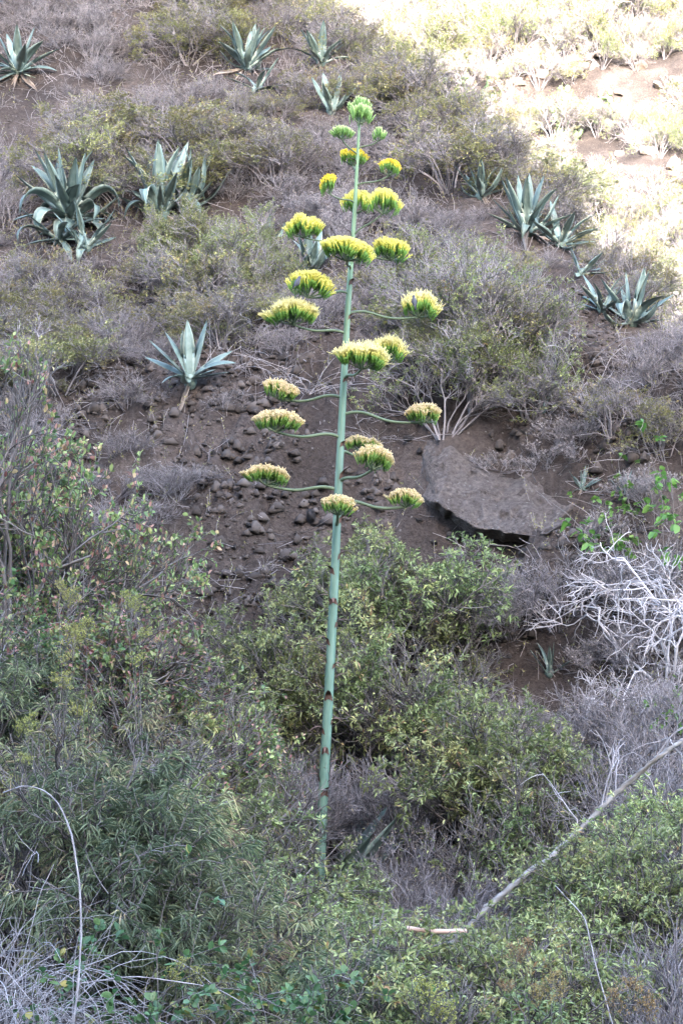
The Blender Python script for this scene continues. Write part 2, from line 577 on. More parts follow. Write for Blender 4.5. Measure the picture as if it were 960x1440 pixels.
# ---- loose boulders
import bmesh
def crag(seed):
    r = np.random.default_rng(seed)
    bm = bmesh.new()
    for v in norm(r.normal(size=(16, 3))) * r.uniform(.75, 1.1, (16, 1)):
        bm.verts.new((v[0] * 1.15, v[1] * .9, v[2] * .75))
    bmesh.ops.convex_hull(bm, input=bm.verts)
    bmesh.ops.delete(bm, geom=[v for v in bm.verts if not v.link_faces], context='VERTS')
    bmesh.ops.bevel(bm, geom=list(bm.edges), offset=.07, segments=1, affect='EDGES')
    me = bpy.data.meshes.new('boulder')
    bm.to_mesh(me); bm.free()
    return me
rock_mesh = [crag(100 + k) for k in range(8)]
for me in rock_mesh: me.materials.append(M_rock)
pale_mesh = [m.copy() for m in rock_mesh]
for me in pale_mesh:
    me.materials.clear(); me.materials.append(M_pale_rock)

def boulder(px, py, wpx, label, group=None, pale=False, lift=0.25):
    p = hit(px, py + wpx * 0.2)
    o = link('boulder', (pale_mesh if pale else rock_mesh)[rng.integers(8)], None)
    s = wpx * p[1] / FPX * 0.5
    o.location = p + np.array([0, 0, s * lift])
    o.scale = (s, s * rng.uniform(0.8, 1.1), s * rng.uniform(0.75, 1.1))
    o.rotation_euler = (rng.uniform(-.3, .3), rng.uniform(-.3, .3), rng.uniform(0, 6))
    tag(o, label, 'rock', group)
    return o

boulder(637, 755, 26, 'rounded dark boulder tucked under the lip of the ash slab')
boulder(437, 728, 32, 'dark boulder on the bare bank beside the flower stalk, above the leafy bush')
boulder(890, 958, 40, 'dark boulder in the dry brush beside a lone agave leaf')
boulder(738, 795, 26, 'angular dark rock in dry brush under the ash slab')
boulder(742, 408, 22, 'grey rock on bare soil below the blue-green agaves', lift=0.4)
boulder(690, 375, 20, 'flat grey rock at the head of the bare soil patch', lift=0.3)
boulder(950, 590, 44, 'large brown rock ledge beside the dry brush at the slope foot')
bank_lab = 'small dark stone bedded in the bare earth bank behind the flower stalk'
for (a, b, w) in [(380, 708, 16), (405, 690, 12), (350, 740, 13), (512, 655, 14), (560, 560, 20), (545, 600, 15), (600, 560, 26), (575, 622, 18),
                  (300, 640, 12), (335, 690, 14), (430, 600, 12), (610, 770, 14), (588, 742, 12), (560, 770, 16), (520, 700, 13), (590, 640, 15),
                  (460, 545, 14), (355, 560, 18), (400, 560, 12), (330, 770, 12), (545, 690, 11), (620, 800, 16)]:
    boulder(a, b, w, bank_lab, 'stones in the earth bank', lift=0.1)
sun_lab = 'pale boulder lying on the sunlit far slope'
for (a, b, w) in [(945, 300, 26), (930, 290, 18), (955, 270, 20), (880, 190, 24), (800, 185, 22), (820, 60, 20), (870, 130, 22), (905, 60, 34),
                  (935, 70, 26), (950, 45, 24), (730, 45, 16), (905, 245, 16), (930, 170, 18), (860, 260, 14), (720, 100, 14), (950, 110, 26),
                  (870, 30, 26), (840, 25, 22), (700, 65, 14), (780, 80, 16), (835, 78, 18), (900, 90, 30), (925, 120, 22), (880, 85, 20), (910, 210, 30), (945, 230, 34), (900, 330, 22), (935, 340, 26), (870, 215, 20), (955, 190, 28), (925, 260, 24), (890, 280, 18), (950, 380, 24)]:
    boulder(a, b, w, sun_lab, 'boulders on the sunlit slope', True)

# ---- clods and gravel
M_clod = bark_mat('clods', (0.030, 0.025, 0.024), (0.105, 0.089, 0.084), 0.95)
g = Geo()
_bm = bmesh.new()
for v in norm(np.random.default_rng(3).normal(size=(10, 3))): _bm.verts.new(v * np.array([1.2, .9, .8]))
bmesh.ops.convex_hull(_bm, input=_bm.verts)
_bm.verts.ensure_lookup_table()
for i_, v in enumerate(_bm.verts): v.index = i_
uv = np.array([v.co[:] for v in _bm.verts]); u3 = np.array([[v.index for v in f.verts] for f in _bm.faces]); _bm.free()
xs = np.concatenate([rng.uniform(-6.5, 6.5, 7000), rng.uniform(-3.2, 3.2, 14000)]); ys = np.concatenate([20.0 + rng.beta(1.3, 2.5, 7000) * 16, rng.uniform(20.4, 24.6, 14000)])
zs = height(xs, ys)
keep = fbm(xs, ys, 1.2, 2, 91) > -0.25
xs, ys, zs = xs[keep], ys[keep], zs[keep]
n = len(xs)
bank_ = (np.abs(ys - 22.4 + 0.22 * xs) < 1.5)
sc = np.where(bank_, 0.012 + 0.085 * rng.random(n) ** 6, 0.009 + 0.05 * rng.random(n) ** 6)
an = rng.uniform(0, 6.28, n)
ca, sa = np.cos(an)[:, None], np.sin(an)[:, None]
VV = np.stack([uv[None, :, 0] * ca - uv[None, :, 1] * sa, uv[None, :, 0] * sa + uv[None, :, 1] * ca, np.repeat(uv[None, :, 2], n, 0)], -1)
VV = VV * (sc[:, None, None] * rng.uniform(0.7, 1.3, (n, 1, 3))) + np.stack([xs, ys, zs - sc * 0.15], -1)[:, None]
off = (np.arange(n) * len(uv))[:, None, None]
g.add(VV, (u3[None] + off).reshape(-1, 3), None, np.repeat(rng.random(n), len(uv)))
gr = link('gravel', g.mesh('gravel'), M_clod)
tag(gr, 'loose clods and small stones strewn over the shaded slope', 'gravel', kind='stuff')

# ------------------------------------------------------------------ plant materials
M_olive = leaf_mat('olive_leaf', [(0.0, (0.112, 0.146, 0.050)), (0.45, (0.190, 0.224, 0.078)), (0.8, (0.302, 0.325, 0.123)), (0.93, (0.403, 0.370, 0.134)), (1.0, (0.280, 0.168, 0.090))])
M_bright = leaf_mat('lance_leaf', [(0.0, (0.110, 0.146, 0.061)), (0.42, (0.220, 0.268, 0.104)), (0.78, (0.378, 0.415, 0.177)), (0.94, (0.488, 0.464, 0.195)), (1.0, (0.342, 0.220, 0.110))], rough=0.4)
M_narrow = leaf_mat('narrow_leaf', [(0.0, (0.110, 0.140, 0.079)), (0.45, (0.207, 0.244, 0.134)), (0.72, (0.317, 0.342, 0.171)), (0.88, (0.439, 0.378, 0.207)), (1.0, (0.268, 0.183, 0.134))])
M_red = leaf_mat('round_leaf', [(0.0, (0.084, 0.144, 0.060)), (0.4, (0.186, 0.264, 0.096)), (0.66, (0.324, 0.384, 0.144)), (0.74, (0.432, 0.330, 0.180)), (0.84, (0.432, 0.245, 0.205)), (1.0, (0.216, 0.084, 0.072))], rough=0.4)
M_scrub = leaf_mat('scrub_leaf', [(0.0, (0.14, 0.15, 0.06)), (0.5, (0.25, 0.25, 0.10)), (0.8, (0.37, 0.35, 0.15)), (1.0, (0.30, 0.21, 0.11))])
M_vine = leaf_mat('vine_leaf', [(0.0, (0.06, 0.15, 0.03)), (0.6, (0.13, 0.28, 0.06)), (1.0, (0.22, 0.36, 0.09))], rough=0.35, trans=0.4)
M_bramble = leaf_mat('bramble_leaf', [(0.0, (0.04, 0.10, 0.04)), (0.6, (0.09, 0.18, 0.07)), (0.9, (0.14, 0.22, 0.08)), (1.0, (0.34, 0.26, 0.06))], rough=0.4)
M_fluff = leaf_mat('fluff', [(0.0, (0.34, 0.30, 0.30)), (1.0, (0.55, 0.50, 0.50))], rough=0.9, trans=0.3, var=0.1)
M_yfluff = leaf_mat('yellow_fluff', [(0.0, (0.30, 0.32, 0.08)), (1.0, (0.44, 0.44, 0.14))], rough=0.9, trans=0.3, var=0.1)
M_tfluff = leaf_mat('tan_fluff', [(0.0, (0.30, 0.20, 0.08)), (1.0, (0.45, 0.33, 0.15))], rough=0.9, trans=0.3, var=0.1)
M_drybit = leaf_mat('dry_bit', [(0.0, (0.16, 0.12, 0.09)), (0.7, (0.30, 0.24, 0.17)), (1.0, (0.24, 0.25, 0.12))], rough=0.8, trans=0.2)
M_bark = bark_mat('brown_twig', (0.055, 0.047, 0.047), (0.22, 0.195, 0.19))
M_grey = bark_mat('grey_twig', (0.07, 0.061, 0.065), (0.34, 0.31, 0.325))
M_cane = bark_mat('pale_cane', (0.17, 0.15, 0.155), (0.50, 0.465, 0.485))
M_log = bark_mat('dead_log', (0.08, 0.07, 0.062), (0.30, 0.275, 0.26))
M_pinkwood = bark_mat('bare_wood', (0.40, 0.24, 0.19), (0.62, 0.46, 0.39))

# ---- dead twigs, straw and sprigs that mat the slope
def litter():
    r = np.random.default_rng(60)
    n = 64000
    x = r.uniform(-7, 8.5, n); y = 17.5 + r.random(n) ** 1.15 * 22
    dn = fbm(x, y, 1.6, 3, 400)
    k = dn > r.uniform(-0.55, 0.25, n)
    px_, py_ = project(x, y, height(x, y, False))
    bare = ((np.abs(px_ - 470) < 200) & (np.abs(py_ - 665) < 105)) | ((np.abs(px_ - 700) < 130) & (np.abs(py_ - 690) < 60)) | ((np.abs(px_ - 760) < 90) & (np.abs(py_ - 450) < 70))
    k &= ~(bare & (r.random(n) < 0.8))
    x, y = x[k], y[k]; n = len(x)
    z = height(x, y)
    up = r.random(n) < 0.45
    ln = np.where(up, r.uniform(.08, .34, n), r.uniform(.12, .55, n))
    ph = r.uniform(0, 6.28, n)
    el = np.where(up, r.uniform(.6, 1.5, n), r.uniform(-.1, .35, n))
    # lying twigs follow the slope
    sl = np.where(up, 0, .72 * np.sin(ph) * (y > 22))
    d = norm(np.stack([np.cos(ph) * np.cos(el), np.sin(ph) * np.cos(el), np.sin(el) + sl], -1))
    P = np.empty((n, 3, 3)); P[:, 0] = np.stack([x, y, z - .01], -1)
    for q in range(1, 3):
        d = norm(d + r.normal(size=(n, 3)) * .28)
        P[:, q] = P[:, q - 1] + d * (ln / 2)[:, None]
    st, fo = Geo(), Geo()
    tubes(st, P, np.full(n, .0042), np.full(n, .0022))
    o = link('dead_twigs', st.mesh('dead_twigs'), M_grey)
    tag(o, 'mat of fallen dead twigs covering the shaded hillside', 'twigs', kind='stuff')
    sp_ = P[up & (fbm(x, y, 1.1, 2, 410) > -0.18)]
    leaves(fo, r, sp_, 7, 0.036, 0.012, 0.3, 1.0, .9, .2)
    o = link('low_herbs', fo.mesh('low_herbs'), M_scrub)
    tag(o, 'sparse low olive herbs sprouting between the hillside shrubs', 'herbs', kind='stuff')
litter()

# ------------------------------------------------------------------ shrub prototypes (kept at real size)
PROTO = {}
def finish(kind, name, stems, fol, barkm, leafm, extra=None):
    root = empty(name, (0, -60, -20))
    link('stems', stems.mesh('stems'), barkm, root)
    if fol is not None and fol.n:
        f = link('foliage', fol.mesh('foliage'), leafm, root); f['kind'] = 'stuff'
    if extra:
        for nm, gg, mm in extra:
            e = link(nm, gg.mesh(nm), mm, root); e['kind'] = 'stuff'
    PROTO.setdefault(kind, []).append(root)

def make_leafy(seed, kind, name, H, W, n, L, Wd, m3, m2, barkm, leafm, shape=0, out=0.8, up=0.25, droop=0.0, wob=0.14, tw=0.75, clump=True, lo=0.35):
    r = np.random.default_rng(seed)
    st, fo = Geo(), Geo()
    P0 = stems0(r, n[0], H, W)
    P1 = grow(r, P0, n[1], 0.45 * H, 0.65, 0.10, wob, 5, lo, 1.0)
    P2 = grow(r, P1, n[2], 0.24 * H, 0.7, 0.08, wob, 4, 0.25, 1.0)
    P3 = grow(r, P2, n[3], 0.12 * H, 0.7, 0.06, wob, 4, 0.3, 1.0)
    tubes(st, P0, np.full(len(P0), .011 * H), np.full(len(P0), .005 * H), 4)
    tubes(st, P1, np.full(len(P1), .0058 * H), np.full(len(P1), .003 * H))
    tubes(st, P2, np.full(len(P2), .0034 * H), np.full(len(P2), .002 * H))
    tubes(st, P3, np.full(len(P3), .0024 * H), np.full(len(P3), .0013 * H))
    # the crown carries leaves in uneven clumps; inner and low twigs are bare
    c = P3[:, -1]
    dens = fbm(c[:, 0] + seed * 3.1, c[:, 2] * 1.2 + c[:, 1], 0.5 * H, 2, seed)
    rr = np.sqrt((c[:, 0] / (W * .5)) ** 2 + (c[:, 1] / (W * .5)) ** 2 + (c[:, 2] / H) ** 2)
    sel = (dens > -0.03) & (rr > 0.42) & (c[:, 2] > 0.12 * H)
    hue = np.clip(0.5 + 0.9 * fbm(c[:, 0] + 5, c[:, 1] + c[:, 2], 0.35 * H, 2, seed + 4), 0, 1)
    leaves(fo, r, P3[sel], m3, L, Wd, 0.35, 1.0, out, up, droop, shape, hue[sel] if clump else None)
    c2 = P2[:, -1]
    sel2 = (c2[:, 2] > 0.3 * H)
    leaves(fo, r, P2[sel2], m2, L, Wd, 0.5, 1.0, out, up, droop, shape)
    finish(kind, name, st, fo, barkm, leafm)

for s in range(4):
    make_leafy(11 + s, 'A', 'leafy_shrub', 1.7, 1.7, (11, 6, 5, 3), 0.074, 0.022, 7, 1, M_bark, M_bright, 0, 0.85, 0.2, 0.25, wob=.18)
for s in range(3):
    make_leafy(31 + s, 'B', 'narrow_leaf_shrub', 1.6, 1.7, (10, 6, 5, 3), 0.10, 0.010, 9, 3, M_bark, M_narrow, 0, 0.6, -0.25, 0.45)
for s in range(3):
    make_leafy(51 + s, 'R', 'round_leaf_shrub', 1.6, 1.7, (10, 6, 5, 3), 0.050, 0.026, 6, 2, M_bark, M_red, 1, 0.85, 0.2, 0.1, clump=False)
for s in range(4):
    make_leafy(71 + s, 'D', 'scrub_bush', 1.1, 1.35, (12, 6, 6, 3), 0.041, 0.015, 7, 2, M_grey, M_scrub, 0, 0.85, 0.3, 0.05, wob=0.2)
for s in range(2):
    make_leafy(91 + s, 'G', 'olive_bush', 1.3, 1.5, (12, 6, 6, 3), 0.044, 0.014, 7, 3, M_grey, M_olive, 0, 0.8, 0.2, 0.2)

def make_dry(seed, kind, name, H, W, n, barkm, bits=1, wob=0.22, fluff=False, up=0.1):
    r = np.random.default_rng(seed)
    st, fo = Geo(), Geo()
    P0 = stems0(r, n[0], H, W, wob=0.2)
    P1 = grow(r, P0, n[1], 0.5 * H, 0.6, up, wob, 5, 0.15, 1.0)
    P2 = grow(r, P1, n[2], 0.3 * H, 0.6, up, wob, 5, 0.15, 1.0)
    P3 = grow(r, P2, n[3], 0.16 * H, 0.6, up, wob, 4, 0.2, 1.0)
    for P, a, b in ((P0, .0085, .0045), (P1, .0052, .003), (P2, .0036, .0021), (P3, .0026, .0016)):
        tubes(st, P, np.full(len(P), a * H), np.full(len(P), b * H))
    if bits:
        leaves(fo, r, P3[r.random(len(P3)) < 0.45], bits, 0.03, 0.010, 0.4, 1.0, 0.8, 0.1, 0.1)
    ex = None
    if fluff:
        tip = P2[(P2[:, -1, 2] > 0.45 * H)]
        fl = Geo()
        leaves(fl, r, tip[r.random(len(tip)) < 0.6], 16, 0.022, 0.013, 0.8, 1.0, 1.0, 0.3, 0.0)
        ex = [('seed_heads', fl, M_fluff)]
    finish(kind, name, st, fo, barkm, M_drybit, ex)

for s in range(4):
    make_dry(111 + s, 'C', 'dry_shrub', 0.95, 1.3, (15, 6, 5, 2), M_grey, 1)
for s in range(2):
    make_dry(131 + s, 'H', 'seeding_shrub', 0.85, 1.1, (14, 6, 5, 2), M_grey, 1, fluff=True, up=0.2)

def arcs(r, n, W, H, L, droop, K=14, base=0.3):
    """long canes that rise and arch over"""
    ph = r.uniform(0, 2 * np.pi, n)
    p = np.stack([np.cos(ph), np.sin(ph), np.zeros(n)], -1) * (base * np.sqrt(r.random(n)))[:, None]
    p[:, 2] = -0.05
    el = r.uniform(0.5, 1.45, n)
    ph = ph + r.normal(size=n) * 0.9
    d = np.stack([np.cos(ph) * np.cos(el), np.sin(ph) * np.cos(el), np.sin(el)], -1)
    ln = L * r.uniform(0.5, 1.2, n)
    P = np.empty((n, K, 3)); P[:, 0] = p
    for k in range(1, K):
        d = norm(d + np.array([0, 0, -droop]) * r.uniform(0.5, 1.5, (n, 1)) + r.normal(size=(n, 3)) * 0.09)
        p = p + d * (ln / (K - 1))[:, None]
        p[:, 2] = np.maximum(p[:, 2], 0.02 * k / K)
        P[:, k] = p
    return P

for s in range(3):
    r = np.random.default_rng(151 + s); st = Geo()
    P = arcs(r, 26, 1, 1, 1.5, 0.16)
    tubes(st, P, np.full(26, .0055), np.full(26, .0028), 4)
    Q = grow(r, P, 3, 0.4, 0.8, -0.02, 0.2, 6, 0.2, 0.9)
    tubes(st, Q, np.full(len(Q), .0036), np.full(len(Q), .002))
    finish('E', 'dead_cane_tangle', st, None, M_cane, None)
for s in range(2):
    r = np.random.default_rng(171 + s); st = Geo()
    P = arcs(r, 56, 1, 1, 2.2, 0.17, base=0.5)
    tubes(st, P, np.full(56, .0048), np.full(56, .0025), 4)
    Q = grow(r, P, 4, 0.55, 0.8, -0.03, 0.16, 6, 0.2, 0.95)
    tubes(st, Q, np.full(len(Q), .003), np.full(len(Q), .0017))
    finish('BR', 'bramble_thicket', st, None, M_cane, None)
for s in range(2):
    r = np.random.default_rng(181 + s); st, fo = Geo(), Geo()
    P = arcs(r, 26, 1, 1, 1.1, 0.2, base=0.4)
    tubes(st, P, np.full(26, .004), np.full(26, .002))
    Q = grow(r, P, 4, 0.22, 0.8, 0.1, 0.16, 4, 0.2, 1.0)
    tubes(st, Q, np.full(len(Q), .0028), np.full(len(Q), .0016))
    leaves(fo, r, Q, 5, 0.062, 0.044, 0.4, 1.0, 0.9, 0.25, 0.1, 1)
    finish('F', 'bramble_patch', st, fo, M_bark, M_bramble)
# pale dead bush with heavy forked limbs
r = np.random.default_rng(191); st = Geo()
P0 = stems0(r, 7, 1.7, 1.7, wob=0.35)
P1 = grow(r, P0, 5, 0.8, 0.8, -0.02, 0.25, 7, 0.2, 1.0)
P2 = grow(r, P1, 5, 0.42, 0.8, -0.04, 0.3, 6, 0.2, 1.0)
P3 = grow(r, P2, 3, 0.2, 0.8, -0.04, 0.3, 5, 0.2, 1.0)
for P, a, b in ((P0, .013, .007), (P1, .007, .004), (P2, .004, .0026), (P3, .0026, .0016)):
    tubes(st, P, np.full(len(P), a), np.full(len(P), b), 5)
finish('W', 'dead_bush', st, None, bark_mat('bleached_wood', (0.26, 0.24, 0.25), (0.60, 0.565, 0.585)), None)
# leafy climbing vine
r = np.random.default_rng(195); st, fo = Geo(), Geo()
P = arcs(r, 14, 1, 1, 1.4, 0.08, base=0.25)
tubes(st, P, np.full(14, .005), np.full(14, .0025), 4)
Q = grow(r, P, 5, 0.2, 0.9, 0.05, 0.2, 4, 0.3, 1.0)
tubes(st, Q, np.full(len(Q), .0025), np.full(len(Q), .0015))
leaves(fo, r, Q, 5, 0.085, 0.058, 0.5, 1.0, 0.9, -0.05, 0.35, 1)
finish('V', 'green_vine', st, fo, M_bark, M_vine)
# fluffy flower heads on a stem
for key, mm in (('JY', M_yfluff), ('JT', M_tfluff)):
    r = np.random.default_rng(199); st, fo = Geo(), Geo()
    P0 = stems0(r, 5, 1.5, 0.3, wob=0.06)
    P1 = grow(r, P0, 7, 0.10, 0.6, 0.1, 0.1, 4, 0.9, 1.0, 0.0)
    P2 = grow(r, P1, 8, 0.05, 0.8, 0.05, 0.1, 3, 0.4, 1.0, 0.0)
    for P, a in ((P0, .0028), (P1, .0016), (P2, .0012)):
        tubes(st, P, np.full(len(P), a), np.full(len(P), a * .6))
    leaves(fo, r, P2, 7, 0.011, 0.008, 0.3, 1.0, 0.9, 0.1)
    finish(key, 'fluffy_flower_stem', st, fo, M_bark, mm)

_used = set()
def place(kind, x, y, s=1.0, label='', cat='shrub', group=None, dz=0.0, sz=None, rot=None, k=None):
    pr = PROTO[kind]
    i = int(rng.integers(len(pr))) if k is None else k
    src = pr[i]
    o = src if id(src) not in _used else copy_tree(src)
    _used.add(id(src))
    o.location = (x, y, float(height(x, y)) - 0.03 + dz)
    sz = s if sz is None else sz
    o.scale = (s, s, sz)
    o.rotation_euler = (rng.uniform(-.12, .12), rng.uniform(-.12, .12), rng.uniform(0, 6.28) if rot is None else rot)
    tag(o, label, cat, group)
    return o

# ------------------------------------------------------------------ hillside cover, laid out in drifts
# (photo x, photo y, kind): each drift spreads to whatever lies nearest to it
DRIFT = [(120, 60, 'C'), (30, 20, 'C'), (110, 20, 'H'), (60, 155, '-'), (150, 140, '-'), (235, 100, '-'), (210, 30, 'E'), (300, 20, 'D'), (420, 20, 'D'),
 (500, 30, 'D'), (560, 60, 'D'), (400, 60, 'C'), (220, 175, 'H'), (300, 165, 'C'), (270, 130, 'C'), (120, 195, 'D'), (340, 200, 'D'), (390, 220, 'D'), (270, 215, 'D'),
 (20, 180, '-'), (20, 240, 'C'), (330, 260, 'C'), (420, 250, 'C'), (370, 165, 'D'), (450, 220, 'C'), (560, 200, 'C'), (600, 150, 'D'), (560, 120, 'D'),
 (640, 200, 'D'), (700, 180, 'D'), (620, 260, 'C'), (560, 300, 'C'), (600, 330, 'C'), (460, 290, 'H'), (270, 360, 'D'), (330, 335, 'D'), (370, 400, 'D'), (300, 420, 'D'),
 (150, 400, 'C'), (60, 410, 'D'), (30, 360, 'C'), (100, 440, 'D'), (50, 480, 'D'), (160, 470, 'C'), (230, 440, 'C'), (170, 530, 'C'),
 (350, 470, 'E'), (430, 490, 'E'), (330, 525, 'C'), (410, 450, 'C'), (650, 490, 'G'), (700, 500, 'G'), (740, 570, 'D'), (600, 420, 'D'), (560, 540, 'E'), (640, 560, 'G'),
 (600, 490, 'C'), (680, 430, 'D'), (540, 400, 'C'), (520, 440, 'C'), (660, 350, 'D'), (630, 380, 'D'), (760, 430, '-'), (800, 480, '-'), (720, 390, '-'), (790, 520, 'E'),
 (860, 500, '-'), (840, 545, 'E'), (790, 260, 'D'), (850, 330, 'D'), (900, 380, 'D'), (940, 450, 'C'), (800, 370, 'C'), (870, 340, 'C'), (930, 500, 'C'), (900, 560, 'C'),
 (830, 620, 'H'), (890, 640, 'H'), (760, 610, 'H'), (900, 590, 'D'), (620, 680, '-'), (700, 680, '-'), (780, 690, '-'), (400, 640, '-'), (300, 680, '-'), (330, 600, '-'), (550, 650, '-'), (500, 740, '-'),
 (400, 730, '-'), (230, 600, 'C'), (140, 570, 'C'), (180, 630, 'C'), (270, 560, '-'), (600, 740, '-'), (480, 600, '-'), (680, 770, '-'),
 (720, 830, 'C'), (780, 850, 'C'), (850, 820, 'C'), (800, 780, 'C'), (900, 900, 'C'), (840, 900, 'H'), (880, 1000, 'C'), (780, 980, 'C'), (760, 920, 'D'), (500, 1050, 'C'), (560, 1080, 'C'), (880, 740, 'H')]
DP = np.array([(a, b) for a, b, _ in DRIFT], float)
DK = [k for *_, k in DRIFT]
INFO = {
 'C': ('leafless grey dry shrub', 'dry shrub', 'dry shrubs'),
 'D': ('small-leaved olive scrub bush', 'bush', 'scrub bushes'),
 'G': ('dense dark olive bush', 'bush', 'olive bushes'),
 'H': ('dry shrub with pale seed heads', 'shrub', 'seeding shrubs'),
 'E': ('tangle of dead pale canes', 'dead canes', 'cane tangles')}
LMK = [(26, 108, 'near the agave with a dead-leaf skirt'), (150, 60, 'beside the hilltop soil patch'), (345, 100, 'near the upright hilltop agave'), (466, 160, 'near the open agave behind the stalk tip'),
 (100, 318, 'near the largest agave'), (240, 300, 'near the big folded-tip agave'), (374, 348, 'near the few-leaved agave'), (436, 384, 'near the agave behind the flowers'),
 (268, 538, 'near the star-shaped agave on the bank'), (100, 480, 'uphill of the reddish round-leaved shrubs'), (676, 278, 'near the small agave in dry twigs'), (740, 330, 'near the blue-green agave'),
 (888, 456, 'near the pale agave by the sunlit slope'), (818, 690, 'near the small dark agave'), (680, 540, 'just above the ash slab'), (720, 830, 'just below the ash slab'), (772, 955, 'near the slim-leaved agave'),
 (880, 960, 'near the dark boulder and agave seedling'), (580, 60, 'on the crest before the sunlit slope'), (760, 200, 'on the shoulder before the sunlit slope'), (900, 360, 'low on the shoulder before the sunlit slope'),
 (480, 470, 'right behind the middle of the flower stalk'), (400, 650, 'on the bare earth bank'), (860, 580, 'beside the brown rock ledge'), (560, 330, 'uphill behind the bird clusters'), (920, 780, 'around the forked dead bush')]
# agaves that must stay clear of cover: photo x, y of the base and leaf length
AGAVE_PX = [(452, 92, 34), (26, 108, 62), (345, 100, 74), (362, 128, 48), (466, 160, 62), (100, 318, 96), (84, 345, 70), (122, 352, 62), (226, 308, 98), (262, 300, 88), (374, 348, 52), (436, 384, 58), (412, 388, 34), (268, 542, 72), (676, 278, 46), (740, 330, 68), (786, 345, 58), (815, 388, 44), (846, 438, 46), (888, 456, 62), (818, 690, 32), (866, 985, 30)]
AGAVE_Y = [hit(a, b)[1] for a, b, _ in AGAVE_PX]
ang = 2.399963
cand = []
tries = rng.uniform(size=(9000, 2))
tries = np.stack([-6.6 + tries[:, 0] * 14.2, 18.2 + tries[:, 1] * 20.5], -1)
tries = tries[np.argsort(tries[:, 1] > 22.5, kind='stable')]
grid = {}
def free(x, y, rad):
    cx, cy = int(x // 0.5), int(y // 0.5)
    for i in range(cx - 2, cx + 3):
        for j in range(cy - 2, cy + 3):
            for (a, b) in grid.get((i, j), ()):
                if (a - x) ** 2 + (b - y) ** 2 < rad * rad: return False
    return True
cnt = {}
TZ = height(tries[:, 0], tries[:, 1])
TPX, TPY = project(tries[:, 0], tries[:, 1], TZ + 0.35)
ok = (TPX > -90) & (TPX < 1050) & (TPY > -90) & (TPY < 1060)
for x, y, z in zip(tries[ok, 0], tries[ok, 1], TZ[ok]):
    px, py = project(x, y, z + 0.35)
    if px < -90 or px > 1050 or py < -90 or py > 1060: continue
    dd = np.hypot(DP[:, 0] - px, (DP[:, 1] - py) * 1.25)
    kind = DK[int(np.argmin(dd + rng.normal(size=len(dd)) * 9))]
    if y < 21 and px < 640: continue
    if 640 < px < 850 and 752 < py < 790: kind = 'C'; s0_cap = 0.42
    else: s0_cap = 9
    if kind == '-':
        if rng.random() > 0.035: continue
        kind = 'E' if rng.random() < 0.6 else 'C'
        s0 = 0.4
    else: s0 = 1.0
    s = min(s0, s0_cap) * rng.uniform(0.65, 1.25) * (0.75 if kind in 'E' else (1.0 if kind == 'D' else 0.85))
    kpx = FPX / y
    bqx, bqy = project(x, y, z)
    blk = False
    for (a, b, w), ya in zip(AGAVE_PX, AGAVE_Y):
        if (y - ya) ** 2 < 0.12 and abs(bqx - a) < w * 0.45: blk = True; break
        if y > ya + 0.2: continue
        hw, hh = 0.62 * s * kpx, 0.80 * s * kpx
        if abs(bqx - a) < w * 0.62 + hw and bqy > b - w * 0.7 and bqy - hh < b - w * 0.02:
            # keep the rosette in view: shrink the plant in front of it
            s2 = (bqy - (b - w * 0.02)) / (0.80 * kpx)
            if s2 < 0.3: blk = True; break
            s = min(s, s2)
    if blk: continue
    rad = {'C': 0.43, 'D': 0.41, 'G': 0.6, 'H': 0.48, 'E': 0.6}[kind] * (0.8 if s0 == 1 else 0.6)
    if not free(x, y, rad): continue
    if cnt.get(kind, 0) >= (268 if kind == 'D' else 240): continue
    cnt[kind] = cnt.get(kind, 0) + 1
    grid.setdefault((int(x // 0.5), int(y // 0.5)), []).append((x, y))
    lb = INFO[kind]
    lm = LMK[int(np.argmin([(px - a) ** 2 + (py - b) ** 2 * 1.3 for a, b, _ in LMK]))][2]
    size = 'small' if s < 0.68 else ('large' if s > 0.95 else 'middling')
    lb = ('%s %s %s' % (size, lb[0], lm), lb[1], '%s %s %s' % (size, lb[2], lm))
    place(kind, x, y, s, *lb, sz=s * rng.uniform(0.5, 0.85))
print('hillside', cnt)

# the larger olive bushes
for (a, b, s) in [(610, 475, .85), (655, 510, 1.0), (705, 535, 1.0), (745, 590, .85), (660, 575, .8), (690, 470, .8), (625, 545, .7)]:
    p = hit(a, b)
    place('G', p[0], p[1], s, 'large spreading olive bush on the slope just above the ash slab', 'bush', 'large olive bushes above the ash slab')
for (a, b, s) in [(235, 405, .75), (285, 400, .85), (335, 420, .85), (375, 445, .7), (300, 445, .75), (350, 375, .5)]:
    p = hit(a, b)
    place('G', p[0], p[1], s, 'large leafy olive bush downhill of the big folded-tip agave', 'bush', 'leafy olive bushes below the folded-tip agave')

